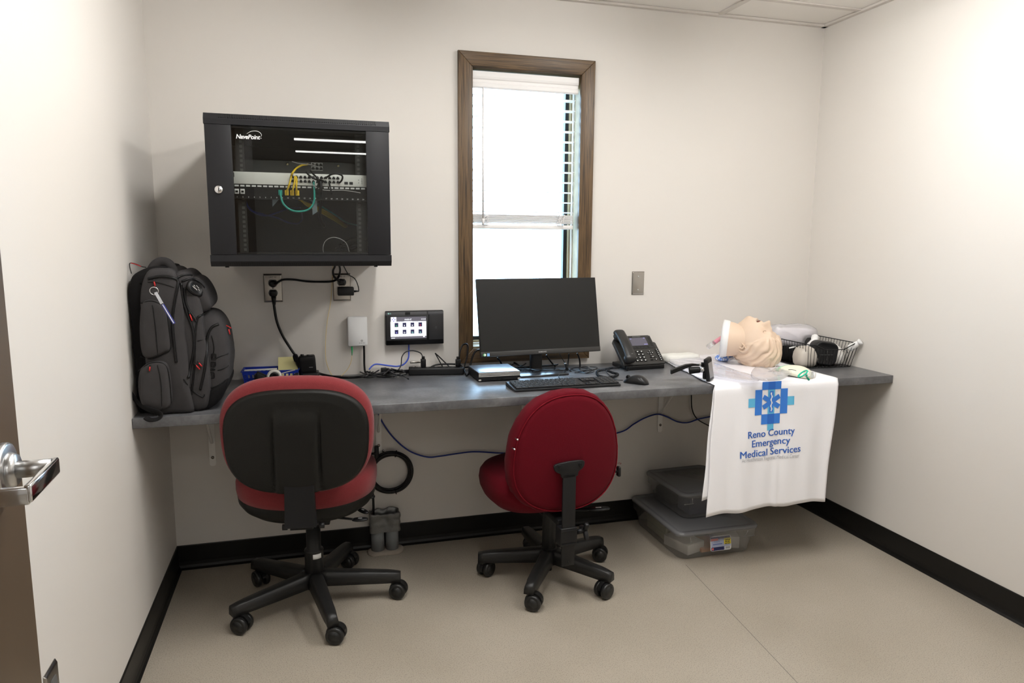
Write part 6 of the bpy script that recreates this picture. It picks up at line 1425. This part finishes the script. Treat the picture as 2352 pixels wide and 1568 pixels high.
b = MB(); b.tube([(0.188, -0.19, 0.50), (0.195, -0.195, 0.505), (0.198, -0.19, 0.497), (0.201, -0.195, 0.502)], 0.0008, n=5); b.build('loose_thread', M_redp, c2)

# ================================================================== backpack
BPX, BPY = 0.145, -0.40
bp = thing('backpack', 'dark grey backpack with red zip pulls standing at the counter left end', 'backpack', (BPX, BPY, HC)); BPI = T(-BPX, -BPY, -HC)
def sil(L, y, xmin=0.006, zmin=HC+0.001):
    out_ = []
    for a, c in L:
        v = onY(a, c, y); out_.append((max(xmin, v.x), max(zmin, v.z)))
    return smooth_poly(out_, 4)
def ysolid(b, out_, y0, y1, rnd=0.03, tuck=0.10, fn=None, mi=0):
    """side outline (x, z) carried from near y0 to far y1 with rounded shoulders"""
    prof = [(0.06, y0-0.004), (0.45, y0-0.003), (1-tuck*1.6, y0), (1-tuck*0.7, y0+rnd*0.15), (1-tuck*0.2, y0+rnd*0.45), (1, y0+rnd), (1, y1-rnd), (1-tuck*0.25, y1-rnd*0.5), (1-tuck, y1), (0.3, y1+0.002)]
    cx = sum(p[0] for p in out_)/len(out_); cz = sum(p[1] for p in out_)/len(out_)
    rings = [[(fn or (lambda v: v))(Vector((max(0.004, cx+(x-cx)*s_), y, max(HC+0.0005, cz+(z-cz)*s_)))) for x, z in out_] for s_, y in prof]
    b.loft(rings, mi=mi)
def cl(v): n_ = noise.noise(v*17)*0.004; return Vector((max(0.004, v.x+n_), v.y+n_, max(HC+0.0005, v.z)))
b = MB(); ysolid(b, sil([(318, 622), (350, 612), (385, 618), (388, 680), (388, 780), (390, 880), (388, 950), (345, 952), (318, 946), (306, 900), (299, 820), (292, 740), (287, 680), (297, 640)], -0.51), -0.520, -0.230, 0.035, 0.06, cl)
b.build('back_panel', M_bagd, bp, M=BPI)
b = MB(); ysolid(b, sil([(340, 620), (372, 616), (398, 622), (415, 650), (424, 720), (432, 820), (440, 900), (444, 950), (400, 957), (352, 952), (338, 900), (332, 800), (324, 700), (326, 650)], -0.53), -0.545, -0.245, 0.030, 0.05, cl)
b.build('main_compartment', M_bag, bp, M=BPI)
b = MB(); ysolid(b, sil([(402, 628), (428, 624), (448, 650), (462, 710), (474, 790), (484, 870), (480, 930), (462, 948), (442, 955), (430, 930), (422, 850), (414, 750), (404, 680)], -0.52), -0.530, -0.265, 0.035, 0.08, cl)
b.build('front_compartment', M_bag, bp, M=BPI)
b = MB(); ysolid(b, sil([(418, 644), (436, 635), (458, 640), (474, 660), (484, 690), (483, 706), (470, 716), (446, 722), (432, 712), (422, 680)], -0.50), -0.512, -0.300, 0.030, 0.12, cl)
b.build('top_pod', M_bag, bp, M=BPI)
b = MB(); ysolid(b, sil([(448, 730), (472, 716), (498, 722), (516, 748), (526, 790), (528, 850), (520, 890), (500, 918), (470, 936), (452, 940), (444, 900), (440, 820), (442, 760)], -0.48), -0.500, -0.290, 0.045, 0.14, cl)
b.build('front_pocket', M_bag, bp, M=BPI)
b = MB(); ysolid(b, sil([(446, 905), (470, 900), (505, 880), (524, 868), (520, 895), (500, 925), (475, 944), (450, 954)], -0.485), -0.512, -0.285, 0.04, 0.10, cl)
b.build('bottom_panel', M_bagd, bp, M=BPI)
def side_pocket(L, y0, y1):
    o_ = sil(L, y0-0.01); cx = sum(p[0] for p in o_)/len(o_); cz = sum(p[1] for p in o_)/len(o_)
    rings = [[Vector((max(0.004, cx+(x-cx)*s_), y, cz+(z-cz)*s_)) for x, z in o_] for s_, y in ((1.0, y1), (1.0, y0+0.010), (0.97, y0+0.004), (0.90, y0), (0.6, y0-0.003), (0.1, y0-0.003))]
    b = MB(); b.loft(rings); return b
b = side_pocket([(325, 695), (350, 690), (376, 706), (386, 750), (390, 800), (376, 812), (345, 824), (325, 818), (318, 780), (318, 730)], -0.560, -0.53); up_ = b.build('side_pocket', M_bag, bp, M=BPI)
b = side_pocket([(320, 850), (345, 834), (378, 836), (388, 870), (392, 925), (378, 942), (345, 944), (322, 930), (314, 890)], -0.568, -0.53); lo_ = b.build('side_pocket', M_bag, bp, M=BPI)
from mathutils.bvhtree import BVHTree
def bag_tree():
    vs, fs = [], []
    for o in bp.children:
        n0_ = len(vs); vs += [v.co+bp.location for v in o.data.vertices]; fs += [[n0_+i for i in p.vertices] for p in o.data.polygons]
    return BVHTree.FromPolygons(vs, fs)
BVH = bag_tree()
def on_bag(a, c, y):       # point of the bag's own surface under a seam; falls back to the plane y
    d = ray(a, c).normalized(); h = BVH.ray_cast(CAM, d)
    if h[0] is None or h[0].y > -0.2: return onY(a, c, y), -d
    n_ = h[1] if h[1].dot(d) < 0 else -h[1]
    return h[0], n_
def pxtube(name, L, y, r_, m=M_zip, par=bp, flat=None, n=6):
    b = MB(); b.tube([onY(*p) if len(p) == 3 else onY(p[0], p[1], y) for p in L], r_, n=n, flat=flat); return b.build(name, m, par, M=BPI)
def seam(name, L, y, r_, m=M_zip):
    P2 = catmull([Vector((p[0], p[1], 0)) for p in L], 7); pts = []
    for p in P2:
        q_, n_ = on_bag(p.x, p.y, y)
        pts.append(q_+n_*r_*0.25)
    for _ in range(3): pts = [pts[0]]+[(pts[i-1]+pts[i]*2+pts[i+1])/4 for i in range(1, len(pts)-1)]+[pts[-1]]
    b = MB(); b.tube(pts, r_, n=8, smooth_path=False); return b.build(name, m, bp, M=BPI)
seam('zip', [(340, 640), (372, 634), (402, 640), (408, 655), (400, 700), (396, 740), (400, 790), (405, 832)], -0.553, 0.0042)
seam('zip', [(404, 640), (420, 632), (440, 632)], -0.536, 0.0035)
seam('zip', [(416, 650), (420, 690), (434, 730), (444, 760), (446, 800), (438, 840), (432, 868)], -0.538, 0.0042)
seam('zip', [(418, 646), (440, 640), (460, 648), (470, 660)], -0.518, 0.0034)
seam('zip', [(424, 660), (426, 690), (434, 712), (446, 728), (450, 738)], -0.522, 0.0036)
seam('zip', [(455, 728), (470, 718), (482, 712)], -0.512, 0.0036)
seam('zip', [(502, 744, -.485), (486, 752, -.50), (476, 775, -.512), (474, 810, -.514), (470, 850, -.514), (460, 895, -.514)], -0.51, 0.0042)
seam('piping', [(455, 726), (449, 760), (447, 820), (444, 870), (440, 905)], -0.530, 0.0030)
seam('piping', [(486, 770, -.508), (492, 800, -.512), (488, 825, -.512), (506, 818, -.500), (524, 812, -.47)], -0.51, 0.0016)
seam('piping', [(500, 850, -.505), (514, 846, -.492), (526, 838, -.46)], -0.51, 0.0016)
seam('piping', [(484, 890, -.512), (500, 886, -.502), (518, 872, -.47)], -0.51, 0.0016)
seam('piping', [(454, 783, -.523), (472, 778, -.516)], -0.52, 0.0014)
seam('piping', [(422, 870), (440, 895), (465, 912), (470, 905)], -0.534, 0.0016)
seam('piping', [(324, 696), (350, 691), (378, 707), (387, 750), (391, 800), (376, 813), (345, 825), (323, 818)], -0.560, 0.0020)
seam('piping', [(318, 852), (345, 834), (379, 836), (389, 872), (393, 925)], -0.566, 0.0020)
seam('piping', [(322, 650), (360, 648), (400, 660)], -0.547, 0.0015)
seam('piping', [(350, 700), (358, 760), (362, 815)], -0.565, 0.0014)
seam('piping', [(362, 838), (370, 880), (372, 940)], -0.573, 0.0014)
pxtube('handle', [(343, 636, -.46), (348, 620, -.46), (358, 606, -.46), (372, 600, -.46), (386, 604, -.46), (396, 616, -.46), (402, 632, -.46)], -0.46, 0.0085, M_bag, flat=1.7, n=10)
b = MB(); b.box(tuple(onY(392, 630, -0.46)), (0.075, 0.10, 0.014), bev=0.005); b.build('handle_base', M_bagd, bp, M=BPI)
for a, c, y, dx, dz in ((356, 651, -.560, 0.002, -0.014), (439, 728, -.530, 0.006, -0.020), (345, 846, -.577, -0.002, -0.014), (455, 842, -.528, 0.010, -0.014), (460, 836, -.524, 0.008, -0.012), (521, 751, -.480, 0.016, -0.010), (523, 762, -.480, 0.003, -0.018)):
    v, n_ = on_bag(a, c, y); v = v+n_*0.005; d = Vector((dx, 0, dz))
    b = MB(); b.tube([v-d*0.9, v-d*0.2], 0.0026, n=6); pu = b.build('zip_pull', M_zip, bp, M=BPI)
    b = MB(); b.tube([v-d*0.45, v+d*0.55], 0.0036, n=6, flat=0.6, smooth_path=False); b.build('red_tab', M_redt, pu, M=BPI)
v, nb_ = on_bag(449, 662, -0.500); QM = T(*v) @ nb_.to_track_quat('Z', 'Y').to_matrix().to_4x4()
b = MB(); b.puff(sell(0.030, 0.022, 2.6, 30), [(1, -0.004), (1, 0.0015), (0.85, 0.0045), (0.7, 0.005), (0.62, 0.0035), (0.1, 0.0035)], M=QM @ RZ(math.radians(-35))); bd = b.build('badge', M_zip, bp, M=BPI)
b = MB()
for k, (dx, dy) in enumerate(((-0.009, 0.003), (-0.003, -0.002), (0.005, 0.004), (0.008, -0.006), (-0.006, 0.008))): b.box((0, 0, 0), (0.0026, 0.012 if k < 3 else 0.006, 0.0012), M=QM @ T(dx, dy, 0.0042) @ RZ(math.radians(40)))
b.build('badge_mark', mat('badge_silver', (0.5, 0.5, 0.5), 0.25, metal=0.8), bd, M=BPI)
b = MB()        # outlined vertical maker letters on the pocket
def lring(px, py, w_, h_, gap=None):
    c, n_ = on_bag(px, py, -0.507); c = c+n_*0.0006; pts = [Vector((c.x+x, c.y, c.z+z)) for x, z in rrect(w_, h_, 0.0025, 2)]
    b.tube(pts, 0.0015, n=5, closed=True, sub=1); b.tube([c+Vector((x*0.42, 0, z*0.45)) for x, z in ((-w_/2, -h_/2), (w_/2, -h_/2), (w_/2, h_/2), (-w_/2, h_/2))], 0.0009, n=5, closed=True, sub=1)
lring(491, 819, 0.013, 0.019); lring(490, 836, 0.013, 0.015); lring(489, 848, 0.013, 0.005); lring(487.5, 861, 0.013, 0.018)
b.build('maker_letters', M_zip, bp, M=BPI)
pxtube('bottom_strap', [(300, 902, -.53), (318, 925, -.55), (342, 940, -.575), (362, 946, -.582), (370, 954, -.588), (362, 962, -.592), (345, 964, -.590), (334, 958, -.585)], -0.57, 0.0028, M_bagd, flat=3.5, n=8)
pxtube('cord_loop', [(302, 628, -.50), (298, 612, -.49), (299, 604, -.48), (312, 606, -.46), (326, 612, -.45), (336, 614, -.45)], -0.5, 0.0014, M_zip)
pxtube('red_cord', [(300, 604, -.48), (312, 607, -.465), (324, 612, -.455)], -0.5, 0.0013, M_redt)
kc = thing('keychain', 'steel key ring with blue and white strap hanging on the backpack', 'keychain', tuple(onY(354, 668, -0.572))); KCI = T(-kc.location.x, -kc.location.y, -kc.location.z)
c = onY(354, 668, -0.575); b = MB(); b.tube([c+Vector((0.0118*math.cos(a), -0.002*math.sin(a), 0.0118*math.sin(a))) for a in [2*PI*k/24 for k in range(24)]], 0.0012, n=6, closed=True, sub=2); b.build('ring', M_chrome, kc, M=KCI)
def strap(L, y, w_, m, name): 
    b = MB(); P_ = [onY(a, c_, y) for a, c_ in L]; d = (P_[-1]-P_[0]).normalized(); s_ = Vector((d.z, 0, -d.x))*w_
    b.loft([[p-s_, p+s_, p+s_+Vector((0, 0.002, 0)), p-s_+Vector((0, 0.002, 0))] for p in P_], smooth=False); b.build(name, m, kc, M=KCI)
strap([(357, 671), (373, 699)], -0.578, 0.0042, mat('tag_silver', (0.55, 0.56, 0.6), 0.4), 'strap_end'); strap([(372, 697), (400, 743)], -0.578, 0.0040, mat('tag_blue', (0.05, 0.06, 0.30), 0.5), 'strap'); strap([(373, 699), (399, 742)], -0.5795, 0.0011, M_ink, 'strap_stripe')
